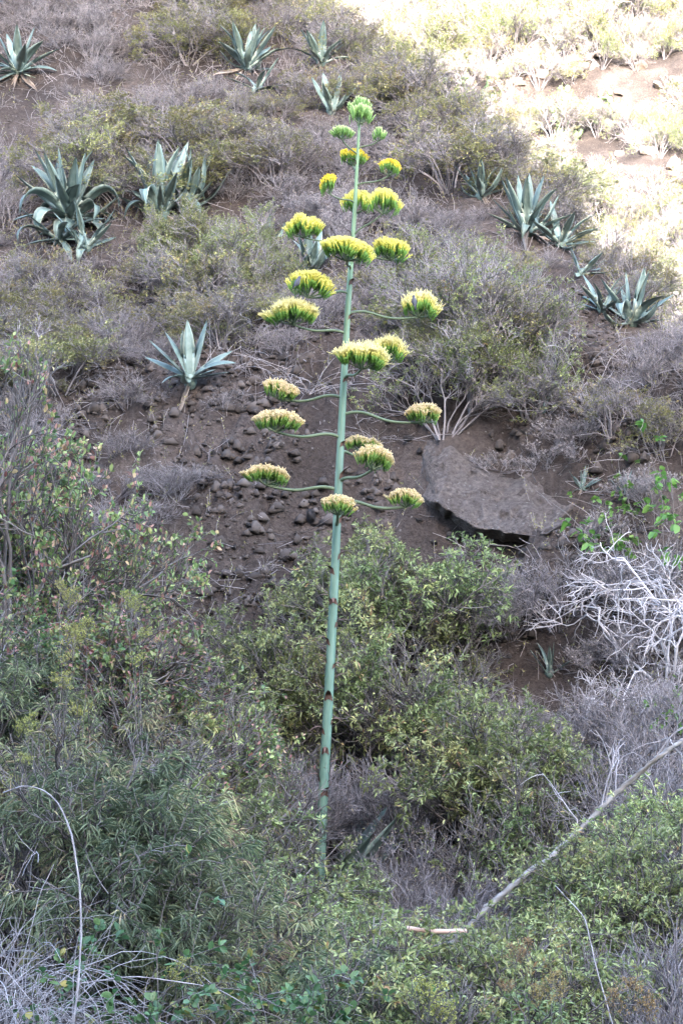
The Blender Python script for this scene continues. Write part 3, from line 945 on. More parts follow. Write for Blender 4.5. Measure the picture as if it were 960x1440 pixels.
# sunlit far slope
nfar = 0
FARY = []
fy = 41 + 26 * rng.random(7000) ** 1.15
fx = (rng.uniform(480, 1000, 7000) - 480) / FPX * fy
fz = height(fx, fy)
_, fq = project(fx, fy, fz + 0.4)
tp_ = fy - 57.2 + 0.25 * (fx - 8)
ok = (fq < 460) & (fq > -60) & (np.abs(tp_) > 0.55)
ok &= (fbm(fx, fy, 4.0, 2, 300) > -0.15) | (rng.random(7000) > 0.35)
ok &= (fx / fy * FPX + 480 < 800) | (fbm(fx, fy, 3.0, 2, 310) > 0.0)
tt_ = np.linspace(0.45, 0.985, 30)[:, None]
ok &= ~np.any(height(fx[None] * tt_, fy[None] * tt_, False) > EYE + (fz[None] + 0.7 - EYE) * tt_, axis=0)
for x, y, z in zip(fx[ok], fy[ok], fz[ok]):
    if not free(x, y, 0.62): continue
    grid.setdefault((int(x // 0.5), int(y // 0.5)), []).append((x, y))
    nfar += 1; FARY.append(y)
    if nfar > 300: break
    k = 'D' if rng.random() < 0.10 else ('G' if rng.random() < 0.93 else 'C')
    s = rng.uniform(0.5, 1.15) * (1.45 if y > 60 else 1.0)
    tpw = y - 57.5 + 0.25 * (x - 8)
    wz = 'high above the terrace wall' if tpw > 8 else ('just above the terrace wall' if tpw > 0 else ('just below the terrace wall' if tpw > -7 else 'beyond the shaded shoulder'))
    lb = {'D': ('pale yellowish scrub bush in full sun on the far slope', 'bush', 'scrub bushes in full sun'),
          'G': ('%s green bush in full sun %s' % ('big' if s > 1.0 else 'small', wz), 'bush', '%s green bushes in full sun %s' % ('big' if s > 1.0 else 'small', wz)),
          'C': ('bleached dry shrub in full sun on the far slope', 'dry shrub', 'dry shrubs in full sun')}[k]
    place(k, x, y, s, *lb)
print('far', nfar)
p = hit(775, 75); place('G', p[0], p[1] + 2.5, 1.9, 'large rounded green bush above the sunlit terrace wall', 'bush')

# stones of the terrace wall
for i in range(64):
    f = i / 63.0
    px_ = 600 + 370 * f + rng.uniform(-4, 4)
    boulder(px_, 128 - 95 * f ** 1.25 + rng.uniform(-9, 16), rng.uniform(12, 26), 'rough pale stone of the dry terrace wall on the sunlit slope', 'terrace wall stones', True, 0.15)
# prickly pears
def pear(px, py, s, label, seed):
    r = np.random.default_rng(seed)
    p = hit(px, py)
    rt = empty('prickly_pear', p, r.uniform(0, 6))
    tag(rt, label, 'cactus', 'prickly pears on the sunlit slope')
    a_ = np.linspace(0, 2 * np.pi, 12, endpoint=False)
    ends = [(np.zeros(3), np.array([0, 0, 1.0]))]
    for k in range(34):
        b_, d_ = ends[int(r.integers(max(0, len(ends) - 14), len(ends)))]
        d = norm(d_ + r.normal(size=3) * .75 + np.array([0, 0, .25])); 
        if k < 5: b_ = np.array([r.normal() * .25, r.normal() * .25, 0])
        L = s * r.uniform(.22, .34)
        sd = norm(np.cross(d, r.normal(size=3))); nn = np.cross(sd, d)
        rim = b_ + d * L * (.5 - .5 * np.cos(a_))[:, None] + sd * (np.sin(a_) * L * .36)[:, None]
        c = b_ + d * L * .55
        V = np.concatenate([rim, (rim - c) * .6 + c + nn * L * .06, (rim - c) * .6 + c - nn * L * .06, [c + nn * L * .075], [c - nn * L * .075]])
        i_ = np.arange(12); j_ = (i_ + 1) % 12
        g = Geo(); g.add(V, np.concatenate([np.stack([12 + i_, 12 + j_, np.full(12, 36)], -1), np.stack([24 + j_, 24 + i_, np.full(12, 37)], -1)]),
              np.concatenate([np.stack([i_, j_, 12 + j_, 12 + i_], -1), np.stack([j_, i_, 24 + i_, 24 + j_], -1)]), r.random())
        link('pad', g.mesh('pad', True), M_pad, rt)
        ends.append((b_ + d * L * .95, d))
M_pad = leaf_mat('cactus_pad', [(0.0, (0.10, 0.17, 0.08)), (1.0, (0.20, 0.28, 0.15))], .5, 0, .15)
for i, (a, b, s) in enumerate([(800, 200, .8), (822, 165, .9), (690, 150, .75), (765, 235, .7), (640, 140, .7), (860, 170, .8), (812, 182, .7)]):
    pear(a, b, s, 'clump of pale green prickly pear pads on the sunlit slope', 700 + i)

# ------------------------------------------------------------------ ravine thicket
LAB = {
 'A1': ('lance-leaved green shrub growing behind the flower stalk, below the earth bank', 'shrub', 'green shrubs behind the stalk'),
 'A2': ('dense lance-leaved green shrub between the dead log and the dry brush slope', 'shrub', 'green shrubs above the dead log'),
 'A3': ('lance-leaved green shrub crowding the foot of the flower stalk beside the narrow-leaved shrubs', 'shrub', 'green shrubs beside the stalk foot'),
 'A4': ('lance-leaved green shrub in the ravine below the dead log', 'shrub', 'green shrubs below the dead log'),
 'R': ('round-leaved green shrub flecked with reddish leaves beside the earth bank', 'shrub', 'reddish round-leaved shrubs'),
 'B1': ('grey-green narrow-leaved shrub below the reddish round-leaved shrubs', 'shrub', 'narrow-leaved shrubs under the reddish shrubs'),
 'B2': ('drooping narrow-leaved shrub on the ravine floor beside the pale bramble canes', 'shrub', 'narrow-leaved shrubs by the bramble canes'),
 'C': ('leafless dry shrub filling the dark hollow beside the foot of the stalk', 'dry shrub', 'dry shrubs in the dark hollow'),
 'CR': ('leafless grey dry shrub hanging over the ravine edge by the dead log', 'dry shrub', 'dry shrubs by the dead log'),
 'F': ('low bramble patch with rounded green leaves on the ravine floor', 'bramble', 'bramble patches')}
def pl(key, px, y, s, sz=None, dz=0.0):
    x = (px - 480) / FPX * y
    place(key[0], x, y, s, *LAB[key], sz=sz, dz=dz)

for a in [(408, 20.2, 0.85), (455, 20.5, 0.95), (520, 20.5, 0.9), (572, 20.4, 0.98), (612, 20.0, 0.7), (430, 19.5, 0.9), (500, 19.8, 0.8), (552, 19.6, 0.85), (605, 19.3, 0.85), (655, 18.9, 0.75), (395, 19.3, 0.6)]: pl('A1', *a)
for a in [(660, 18.3, 0.9), (708, 18.0, 0.95), (750, 18.3, 0.8), (690, 17.2, 0.85), (735, 17.2, 0.75)]: pl('A2', *a)
for a in [(335, 16.9, 0.9), (295, 16.8, 1.0), (250, 16.5, 1.05), (365, 15.9, 0.62), (320, 15.6, 0.9), (290, 15.4, 0.9), (430, 16.4, 0.52), (462, 16.9, 0.50), (505, 15.8, 0.5),
          (380, 14.6, 0.8), (445, 14.4, 0.6), (505, 14.4, 0.62), (555, 14.6, 0.6), (500, 13.4, 0.75), (440, 13.4, 0.75)]: pl('A3', *a)
for a in [(600, 13.6, 0.85), (660, 13.2, 0.85), (560, 12.9, 0.9), (720, 13.0, 0.8), (620, 12.5, 0.8), (520, 12.3, 0.8), (700, 12.3, 0.7), (780, 14.0, 0.75), (840, 14.4, 0.75), (900, 14.8, 0.8), (940, 14.2, 0.75), (770, 15.2, 0.7), (850, 15.6, 0.7), (930, 15.8, 0.7)]: pl('A4', *a)
for a in [(10, 16.9, 1.15, 1.5), (70, 17.3, 1.1, 1.2), (120, 17.8, 0.85, 1.45), (150, 17.2, 1.05), (210, 17.4, 1.0), (262, 17.8, 0.95), (110, 16.4, 1.05), (190, 16.5, 1.0), (315, 18.6, 0.85), (345, 19.0, 0.75), (250, 16.8, 0.9), (40, 16.0, 1.0), (290, 17.6, 0.8)]: pl('R', *a)
for a in [(20, 15.0, 0.95), (90, 15.2, 0.95), (165, 15.3, 1.0), (235, 15.4, 0.95), (60, 14.3, 0.9), (140, 14.4, 0.95), (220, 14.5, 0.9), (300, 14.6, 0.8)]: pl('B1', *a)
for a in [(110, 13.4, 1.0), (190, 13.5, 1.0), (270, 13.6, 1.0), (340, 13.5, 0.95), (150, 12.6, 0.95), (240, 12.6, 0.95), (330, 12.6, 0.95), (410, 12.5, 0.95), (470, 12.2, 0.85), (290, 11.8, 0.8), (380, 11.7, 0.8)]: pl('B2', *a)
for a in [(520, 18.6, 1.0), (570, 18.4, 1.1), (490, 19.0, 0.7), (540, 17.6, 0.9), (590, 17.2, 0.9), (620, 16.2, 0.9), (670, 16.0, 0.9), (570, 16.2, 0.8), (720, 15.8, 0.9), (640, 15.0, 0.9), (420, 18.4, 1.2), (370, 18.6, 1.2), (400, 17.6, 0.6)]: pl('C', *a)
for a in [(720, 19.4, 0.7), (780, 19.4, 0.75), (840, 19.2, 0.85), (780, 18.4, 0.9), (830, 18.2, 0.9), (830, 16.4, 1.0), (900, 16.6, 1.1), (950, 16.9, 1.0), (790, 16.8, 1.0), (860, 17.6, 1.0), (930, 17.8, 1.0), (800, 13.4, 0.9), (860, 13.2, 1.0), (920, 13.2, 0.95), (960, 13.6, 1.0), (820, 12.6, 0.8), (890, 12.2, 0.8), (740, 14.4, 0.8), (800, 15.0, 0.8)]: pl('CR', *a)
for a in [(330, 11.2, 1.2), (390, 11.0, 1.2), (450, 11.1, 1.2), (500, 11.4, 1.1), (270, 11.2, 1.1), (180, 11.4, 1.2), (20, 16.2, 1.1), (540, 11.6, 1.0)]: pl('F', a[0], a[1], a[2] * 0.8, dz=0.55)
for a, lab in (((-60, 11.6, 0.72), 'a'), ((10, 11.2, 0.5), 'b'), ((-30, 12.3, 0.75), 'c'), ((55, 11.0, 0.42), 'd')):
    place('BR', (a[0] - 480) / FPX * a[1], a[1], a[2], 'thicket of pale bare bramble canes arching over the ravine floor', 'bramble', 'pale bramble thickets')
place('BR', (-20 - 480) / FPX * 15.6, 15.6, 0.5, 'thicket of pale bramble canes hanging among the narrow-leaved shrubs', 'bramble', dz=0.6)
place('W', (925 - 480) / FPX * 20.2, 19.6, 1.15, 'pale dead bush with forked bare limbs beside the bright green vine', 'dead bush')
place('W', (890 - 480) / FPX * 19.0, 19.0, 0.7, 'small pale dead bush downhill of the forked dead bush', 'dead bush')
place('V', (945 - 480) / FPX * 20.0, 20.0, 1.15, 'bright green broad-leaved vine climbing over the dead bush', 'vine', dz=0.55)
place('V', (915 - 480) / FPX * 20.4, 20.4, 0.8, 'smaller bright green vine rambling behind the forked dead bush', 'vine', dz=0.5)
place('V', (958 - 480) / FPX * 18.2, 18.2, 0.45, 'small bright green vine sprig low on the dead bush', 'vine', dz=0.3)
for (px, py, Y, k, s) in [(90, 826, 14.6, 'JY', 1), (115, 880, 14.2, 'JY', 1.2), (230, 1358, 11.2, 'JY', .8), (605, 1384, 11.4, 'JY', 1.4), (200, 838, 14.6, 'JY', .9), (30, 1010, 13.0, 'JY', .8),
                          (885, 1395, 11.5, 'JT', 1.2), (770, 1382, 11.6, 'JT', 1.0), (730, 1330, 12.3, 'JT', .8)]:
    q_ = at(px, py, Y)
    o = place(k, q_[0], q_[1], s, {'JY': 'fluffy yellow-green flower head on a thin stem in the thicket', 'JT': 'fluffy tan dried flower head on a thin stem in the thicket'}[k], 'flower',
          {'JY': 'yellow-green flower heads', 'JT': 'tan flower heads'}[k])
    o.location.z = q_[2] - 1.2 * s

# ------------------------------------------------------------------ fallen wood
def polytube(name, pts, r0, r1, mat, label, cat, sides=8, K=24, knob=0.12, seed=0):
    pts = np.array(pts, float)
    t = np.linspace(0, 1, len(pts))
    tt = np.linspace(0, 1, K)
    P = np.stack([np.interp(tt, t, pts[:, k]) for k in range(3)], -1)
    kk = np.array([.25, .5, .25])
    for _ in range(2):
        P[1:-1] = P[:-2] * .25 + P[1:-1] * .5 + P[2:] * .25
    r = np.random.default_rng(seed)
    P[1:-1] += r.normal(size=(K - 2, 3)) * r0 * 0.18
    g = Geo()
    tubes(g, P[None], [r0], [r1], sides, [0.5], cap=True)
    V = np.concatenate(g.V)
    V += r.normal(size=V.shape) * r0 * knob
    V += norm(V - np.repeat(P, sides, 0)) * (r0 * 3.5 * knob * vnoise(np.repeat(np.arange(K), sides) / 2.3 + seed, np.tile(np.arange(sides), K) * 1.7, seed))[:, None]
    me = mesh_from(name, V, [np.concatenate(g.F4), np.concatenate(g.F3)], {'tint': np.concatenate([np.clip(r.random(len(V)), 0, 1)])}, True)
    o = link(name, me, mat)
    tag(o, label, cat)
    return o, P
lg, LP = polytube('fallen_log', [at(632, 1330, 14.1), at(700, 1262, 14.7), at(790, 1192, 15.4), at(868, 1112, 15.9), at(930, 1060, 15.8), at(985, 1025, 16.2)], 0.024, 0.016, M_log,
               'weathered grey dead log slanting up through the ravine thicket', 'log', 9, 60, seed=2)
r = np.random.default_rng(5)
for _ in range(10):
    g = Geo()
    Q = grow(r, LP[None], 1, 0.7, 0.9, -0.06, 0.22, 7, 0.3, 1.0)
    tubes(g, Q, np.full(1, .006), np.full(1, .003), 4)
    Q2 = grow(r, Q, 5, 0.3, 0.8, -0.06, 0.25, 5, 0.3, 1.0)
    tubes(g, Q2, np.full(len(Q2), .0035), np.full(len(Q2), .0018), 3)
    link('side_branch', g.mesh('side_branch'), M_cane, lg)
polytube('broken_branch', [at(572, 1306, 13.0), at(610, 1310, 13.0), at(655, 1309, 13.1)], 0.018, 0.014, M_pinkwood, 'short stripped pinkish piece of wood against the dead log', 'branch', 9, 8, 0.05, seed=3)
polytube('bramble_cane', [at(103, 1445, 11.0), at(112, 1370, 11.0), at(115, 1270, 11.0), at(104, 1180, 11.0), at(80, 1120, 11.0), at(40, 1102, 11.1), at(5, 1115, 11.3)], 0.0065, 0.003, M_cane,
         'single long pale cane arching high over the bramble thicket', 'bramble cane', 5, seed=4)
for i, pts in enumerate([[(862, 1445, 12.4), (835, 1350, 12.5), (822, 1290, 12.6), (780, 1245, 12.9)],
                         [(100, 1385, 11.2), (190, 1372, 11.1), (300, 1388, 11.1), (350, 1415, 11.2)]]):
    polytube('bramble_cane', [at(*p) for p in pts], 0.0045, 0.002, M_cane, 'thin bare cane lying loose across the ravine thicket', 'bramble cane', 5, seed=10 + i)[0]['group'] = 'loose canes across the thicket'

# ------------------------------------------------------------------ agaves
def agave_mat():
    m, nt, b = new_mat('agave_skin')
    a1 = nt.nodes.new('ShaderNodeAttribute'); a1.attribute_name = 'tint'
    tc = nt.nodes.new('ShaderNodeTexCoord')
    nz = nt.nodes.new('ShaderNodeTexNoise'); nz.inputs['Scale'].default_value = 5.0; nz.inputs['Detail'].default_value = 5.0
    nt.links.new(tc.outputs['Object'], nz.inputs['Vector'])
    r = ramp(nt, [(0.3, (0.085, 0.13, 0.12)), (0.5, (0.13, 0.182, 0.168)), (0.75, (0.195, 0.245, 0.225))])
    nt.links.new(nz.outputs['Fac'], r.inputs['Fac'])
    mx = nt.nodes.new('ShaderNodeMix'); mx.data_type = 'RGBA'
    rr = ramp(nt, [(0.75, (0, 0, 0)), (1.0, (1, 1, 1))])
    nt.links.new(a1.outputs['Fac'], rr.inputs['Fac'])
    nt.links.new(rr.outputs['Color'], mx.inputs[0])
    nt.links.new(r.outputs['Color'], mx.inputs[6])
    mx.inputs[7].default_value = (0.33, 0.37, 0.31, 1)
    oi = nt.nodes.new('ShaderNodeObjectInfo')
    hs = nt.nodes.new('ShaderNodeHueSaturation')
    mr = nt.nodes.new('ShaderNodeMapRange'); mr.inputs['To Min'].default_value = 0.75; mr.inputs['To Max'].default_value = 1.25
    nt.links.new(oi.outputs['Random'], mr.inputs['Value']); nt.links.new(mr.outputs['Result'], hs.inputs['Value'])
    nt.links.new(mx.outputs[2], hs.inputs['Color'])
    a2 = nt.nodes.new('ShaderNodeAttribute'); a2.attribute_name = 'along'
    rt = ramp(nt, [(0.93, (0, 0, 0)), (0.985, (1, 1, 1))])
    nt.links.new(a2.outputs['Fac'], rt.inputs['Fac'])
    m2 = nt.nodes.new('ShaderNodeMix'); m2.data_type = 'RGBA'
    nt.links.new(rt.outputs['Color'], m2.inputs[0])
    nt.links.new(hs.outputs['Color'], m2.inputs[6]); m2.inputs[7].default_value = (0.06, 0.035, 0.025, 1)
    nt.links.new(m2.outputs[2], b.inputs['Base Color'])
    b.inputs['Roughness'].default_value = 0.48
    b.inputs['Specular IOR Level'].default_value = 0.4
    return m
M_agave = agave_mat()
M_deadleaf = bark_mat('dead_agave_leaf', (0.11, 0.085, 0.07), (0.34, 0.29, 0.26))

def agave_leaf(bend, width=0.105, twist=0.0, gutter=0.35, n=11, thick=0.022, wave=0.0):
    """leaf of length 1 starting along +X, curving by the given bend profile (radians at each t); lies in XZ"""
    t = np.linspace(0, 1, n)
    th = np.interp(t, np.linspace(0, 1, len(bend)), bend)
    dx, dz = np.cos(th), np.sin(th)
    x = np.concatenate([[0], np.cumsum((dx[1:] + dx[:-1]) / 2 / (n - 1))])
    z = np.concatenate([[0], np.cumsum((dz[1:] + dz[:-1]) / 2 / (n - 1))])
    w = width * np.interp(t, [0, .08, .25, .5, .72, .9, 1], [.62, .66, .86, 1.0, .74, .28, .015])
    V, A, B = [], [], []
    cross = [(-1, 1.0, 1), (-.55, .30, 0), (0, 0.0, .1), (.55, .30, 0), (1, 1.0, 1), (0, -1, .2)]
    for i in range(n):
        nrm = np.array([-dz[i], 0, dx[i]])
        tw = twist * t[i]
        side = np.array([0, math.cos(tw), 0]) + nrm * math.sin(tw)
        nn = nrm * math.cos(tw) - np.array([0, 1, 0]) * math.sin(tw)
        for (s, h, e) in cross:
            off = side * s * w[i] * (1 + wave * math.sin(9 * t[i] + s))
            up = (gutter * w[i] * h) if h >= 0 else -thick * (1 - t[i] * .9)
            V.append(np.array([x[i], 0, z[i]]) + off + nn * up)
            A.append(e); B.append(t[i])
    k = len(cross)
    F = [[i * k + a, (i + 1) * k + a, (i + 1) * k + (a + 1) % k, i * k + (a + 1) % k] for i in range(n - 1) for a in range(k)]
    g = Geo(); g.add(np.array(V), None, F, np.array(A), np.array(B))
    return g.mesh('leaf', True)

LEAF = {
 'straight': [agave_leaf([0, .03, .05], .085), agave_leaf([0, -.06, -.1], .095, .3), agave_leaf([.05, 0.1, .18], .08, -.2)],
 'arch': [agave_leaf([.1, -.15, -.45, -.7], .095, .2), agave_leaf([.15, -.05, -.3, -.5], .085, -.3)],
 'fold': [agave_leaf([.15, 0, -.5, -1.7, -2.2], .105, .3, n=13), agave_leaf([.1, .05, -.2, -1.5, -2.4], .10, -.4, n=13)],
 'scurl': [agave_leaf([-.35, -.3, .2, .7, .9], .09, .4), agave_leaf([-.5, -.1, .4, .3], .085, -.5)],
}
for v in LEAF.values():
    for me in v: me.materials.append(M_agave)
DEADL = [agave_leaf([0, -.4, -.2, -.5], .07, 1.0, 0.8, wave=.2), agave_leaf([-.2, -.3, .1, -.4], .06, -1.3, 0.9, wave=.25)]
for me in DEADL: me.materials.append(M_deadleaf)

def agave(px, py, rpx, label, n=22, emin=5, emax=84, fold=0.12, dead=0, seed=0, lean=(0, 0), asp=1.0, az=None, lift=0.10, width=1.0):
    """px,py: centre of the rosette's base in the photo; rpx: leaf length in photo pixels"""
    p = hit(px, py)
    r = np.random.default_rng(seed + 500)
    L = 1.04 * rpx * p[1] / FPX
    root = empty('agave', p + np.array([0, 0, -0.02]), 0, 1, lean[1] + 0.2, lean[0])
    tag(root, label, 'agave')
    heart = rock_blob(np.random.default_rng(1), 8, 5, 0.05, 1.2).mesh('heart')
    h = link('heart', heart, M_agave, root)
    h.scale = (L * .13,) * 3; h.location = (0, 0, L * .10)
    for i in range(n):
        f = (i + 0.5) / n
        el = emax + (emin - emax) * f ** 0.85 + r.normal() * 6
        ph = (i * ang + r.normal() * 0.25) if az is None else az[i % len(az)] + r.normal() * 0.1
        u = r.random()
        if f > 0.35 and u < fold: kd = 'fold'
        elif u < fold + 0.16: kd = 'arch'
        elif u > 0.85 and f > .3: kd = 'scurl'
        else: kd = 'straight'
        me = LEAF[kd][r.integers(len(LEAF[kd]))]
        o = link('leaf', me, None, root)
        s = L * (0.80 + 0.25 * math.sin(math.pi * min(1, f + .25))) * r.uniform(0.85, 1.1)
        o.scale = (s, s * width * r.uniform(0.85, 1.2), s)
        o.rotation_euler = (r.normal() * 0.25, -math.radians(el), ph)
        o.location = (math.cos(ph) * L * .05, math.sin(ph) * L * .05, L * (lift - .05 * f))
    for i in range(max(dead, 5) if n >= 12 else dead):
        ph = r.uniform(0, 6.28)
        o = link('dead_leaf', DEADL[r.integers(2)], None, root)
        s = L * r.uniform(.5, .85)
        o.scale = (s, s, s)
        o.rotation_euler = (r.normal() * .4, math.radians(r.uniform(5, 60)), ph)
        o.location = (math.cos(ph) * L * .06, math.sin(ph) * L * .06, L * .06)
    return root

agave(26, 108, 62, 'agave with a shaggy skirt of dead leaves on bare soil beside a grey dry shrub', 22, -20, 80, 0.1, 22, 1, lift=.15)
agave(345, 102, 64, 'upright agave with spiky leaves and dead leaf skirt near the hilltop scrub', 20, 10, 84, 0.1, 14, 2, (0.2, 0), lift=.15)
agave(362, 128, 48, 'small agave pup sprawling under the upright hilltop agave', 9, 0, 60, 0.1, 2, 22)
agave(452, 92, 54, 'grey agave half hidden in the hilltop scrub', 14, 25, 84, 0, 0, 3)
agave(466, 162, 54, 'open agave with few broad leaves behind the tip of the flower stalk', 8, 25, 75, 0.12, 0, 4, az=[2.2, 0.9, 3.0, 0.4, 4.4, 1.6, 5.4], width=1.2)
agave(100, 318, 96, 'largest agave, a sprawling clump with curled pale leaf tips', 32, -15, 84, 0.32, 8, 5, lift=.16)
agave(84, 345, 70, 'low agave offshoot sprawling downhill from the largest agave', 12, -25, 55, 0.4, 6, 25, lift=.16)
agave(122, 352, 62, 'agave offshoot pressed against the largest agave beside orange dry leaves', 11, 0, 75, 0.2, 4, 26)
agave(226, 308, 98, 'big upright agave with two folded white leaf tips above the olive scrub', 18, 12, 86, 0.3, 0, 6, lift=.12)
agave(262, 300, 88, 'tall narrow agave grown together with the big folded-tip agave', 14, 30, 86, 0.1, 0, 27)
agave(374, 348, 52, 'few-leaved agave beside the olive scrub and the yellow flower cluster', 7, 25, 86, 0, 0, 7)
agave(436, 384, 58, 'agave crowded behind the yellow flower clusters of the stalk', 18, 10, 84, 0, 0, 8, width=1.2)
agave(412, 388, 34, 'small agave pup beside the perched bird\'s flower cluster', 8, 5, 80, 0.3, 0, 28)
agave(268, 542, 72, 'open star-shaped agave alone on the bare earth bank', 12, 8, 74, 0.0, 2, 9, lean=(0, 0.25), lift=.22, az=[1.6, 2.6, .7, 1.9, 3.3, -.1, 2.9, .3, 3.9, 5.3, 4.6, 6.0], width=1.25)
agave(676, 280, 56, 'small agave in dry twigs uphill from the pair above the bare soil', 12, 5, 80, 0.15, 3, 10)
agave(740, 330, 80, 'blue-green agave above the bare soil patch', 20, 10, 85, 0.1, 4, 11)
agave(786, 347, 68, 'slanting agave grown into the dry shrub beside the blue-green agave', 11, 10, 70, 0.0, 0, 12, (0.3, 0))
agave(815, 388, 44, 'sparse agave low in the dry shrub below the slanting agave', 9, 0, 60, 0.0, 0, 13, (0.4, 0))
agave(846, 440, 54, 'small spreading agave touching the pale agave by the bare soil', 12, 0, 80, 0.15, 3, 14)
agave(888, 458, 74, 'pale agave with broad leaves at the edge of the sunlit slope', 14, 0, 84, 0.15, 0, 15, width=1.25)
agave(655, 400, 30, 'tiny thin-leaved agave in the scrub above the bare soil', 8, 20, 85, 0, 0, 16, width=.7)
agave(818, 690, 32, 'small dark agave at the upper corner of the ash slab', 14, 0, 80, 0.05, 5, 17, width=.7)
agave(762, 585, 40, 'thin grey agave sunk in the olive bush over the ash slab', 7, 40, 85, 0, 0, 18, width=.7)
agave(772, 955, 48, 'slim-leaved agave in the dry brush below the seeding shrubs', 7, 25, 85, 0, 0, 19, width=.7)
agave(866, 985, 30, 'lone agave seedling beside the dark boulder', 4, 50, 85, 0, 0, 20)
agave(878, 705, 36, 'small agave half hidden behind the bright green vine', 8, 30, 85, 0, 0, 21, width=.7)

# ------------------------------------------------------------------ the agave in flower
SY = 18.0
PXM = SY / FPX
spine_px = [(450, 1200), (452, 1165), (455, 1100), (461, 1000), (466, 900), (471, 800), (475, 700), (480, 600), (485, 500), (491, 400), (498, 310), (501, 250), (504, 190), (506, 160)]
wid_px = [16, 16, 15, 14.6, 13.8, 13, 12.2, 11, 10.2, 8.5, 6.4, 5.2, 4.2, 3.2]
base = at(449, 1235, SY); base[2] = float(height(base[0], SY))
root = empty('flowering_agave', base)
tag(root, 'flowering agave with a tall blue-green stalk and tiers of yellow flower clusters', 'agave')
def loc(p): return np.asarray(p) - base
sp = np.array([loc([base[0], base[1], base[2] - 0.05])] + [loc(at(a, b, SY)) for a, b in spine_px])
sr = np.array([17] + wid_px) * PXM / 2 * 0.93
def spine(z):
    return np.array([np.interp(z, sp[:, 2], sp[:, 0]), np.interp(z, sp[:, 2], sp[:, 1]), z]), float(np.interp(z, sp[:, 2], sr))

def stalk_mat():
    m, nt, b = new_mat('stalk_skin')
    tc = nt.nodes.new('ShaderNodeTexCoord')
    mp = nt.nodes.new('ShaderNodeMapping'); mp.inputs['Scale'].default_value = (34, 34, 3.5)
    nt.links.new(tc.outputs['Object'], mp.inputs['Vector'])
    nz = nt.nodes.new('ShaderNodeTexNoise'); nz.inputs['Scale'].default_value = 1.0; nz.inputs['Detail'].default_value = 4.0
    nt.links.new(mp.outputs['Vector'], nz.inputs['Vector'])
    r = ramp(nt, [(0.3, (0.085, 0.155, 0.118)), (0.55, (0.12, 0.205, 0.16)), (0.75, (0.17, 0.26, 0.21))])
    nt.links.new(nz.outputs['Fac'], r.inputs['Fac'])
    at_ = nt.nodes.new('ShaderNodeAttribute'); at_.attribute_name = 'along'
    mx = nt.nodes.new('ShaderNodeMix'); mx.data_type = 'RGBA'
    rr = ramp(nt, [(0.55, (0, 0, 0)), (0.95, (1, 1, 1))])
    nt.links.new(at_.outputs['Fac'], rr.inputs['Fac']); nt.links.new(rr.outputs['Color'], mx.inputs[0])
    nt.links.new(r.outputs['Color'], mx.inputs[6]); mx.inputs[7].default_value = (0.15, 0.25, 0.13, 1)
    nt.links.new(mx.outputs[2], b.inputs['Base Color'])
    b.inputs['Roughness'].default_value = 0.45
    return m
M_stalk = stalk_mat()
M_branch = bark_mat('flower_branch', (0.07, 0.115, 0.07), (0.165, 0.20, 0.125), 0.5)
M_bract = bark_mat('dry_bract', (0.045, 0.026, 0.022), (0.15, 0.085, 0.065), 0.6)

zs = np.linspace(sp[0, 2], sp[-1, 2], 70)
P = np.array([spine(z)[0] for z in zs])
for _ in range(6): P[1:-1] = P[:-2] * .25 + P[1:-1] * .5 + P[2:] * .25
g = Geo()
rad = np.array([spine(z)[1] for z in zs])
angs = np.arange(14) * 2 * np.pi / 14
V = P[:, None] + np.stack([np.cos(angs)[None] * rad[:, None], np.sin(angs)[None] * rad[:, None], np.zeros((70, 14))], -1)
i2, j2 = np.meshgrid(np.arange(14), np.arange(69))
F = np.stack([j2 * 14 + i2, j2 * 14 + (i2 + 1) % 14, (j2 + 1) * 14 + (i2 + 1) % 14, (j2 + 1) * 14 + i2], -1).reshape(-1, 4)
g.add(V, None, F, 0.5, np.repeat(np.linspace(0, 1, 70), 14))
stalk = link('stalk', g.mesh('stalk', True), M_stalk, root)

# bracts: dark dry scales clasping the stalk, tips standing out or hanging
def bract_mesh(L, W, rs, curl, clasp=1.0):
    """triangular scale: a broad foot wrapped on the stalk, running up it and then bending away to a point"""
    n, m = 9, 7
    V = []
    for i in range(n):
        t = i / (n - 1)
        half = clasp * (1 - t) ** 0.9
        lift = max(0.0, t - 0.35) / 0.65
        out = L * 0.75 * lift ** 1.3
        z = L * (0.75 * t - curl * lift ** 2)
        for j in range(m):
            s = (j / (m - 1) - .5) * 2
            a = s * half
            V.append([math.cos(a) * (rs + .004) + out, math.sin(a) * (rs + .004) + s * .002, z - abs(s) * W * .35 * (1 - t)])
    F = [[i * m + j, i * m + j + 1, (i + 1) * m + j + 1, (i + 1) * m + j] for i in range(n - 1) for j in range(m - 1)]
    g = Geo(); g.add(np.array(V), None, F, np.random.default_rng(2).random(len(V)), 0)
    return g.mesh('bract', True)
brng = np.random.default_rng(12)
rows = [(1155, 170), (1118, 300), (1097, 190), (1078, 20), (1058, 275), (1030, 185), (1016, 350), (983, 265), (960, 10), (938, 330), (930, 180), (905, 200), (880, 0), (848, 270), (845, 190),
        (806, 215), (785, 330), (735, 320), (722, 200), (672, 320), (627, 300), (536, 300), (505, 200), (448, 330), (400, 300), (352, 240), (330, 200), (300, 20), (230, 200)]
for (row, a) in rows:
    z = (at(470, row, SY) - base)[2]
    c, rs = spine(z)
    sc = 0.55 + 0.45 * min(1, rs / 0.045)
    me = bract_mesh(brng.uniform(.13, .20) * sc, .06 * sc, rs, brng.uniform(.1, .8), brng.uniform(.65, 1.05))
    o = link('bract', me, M_bract, stalk)
    o.location = c
    o.rotation_euler = (0, 0, math.radians(a + brng.uniform(-12, 12)))

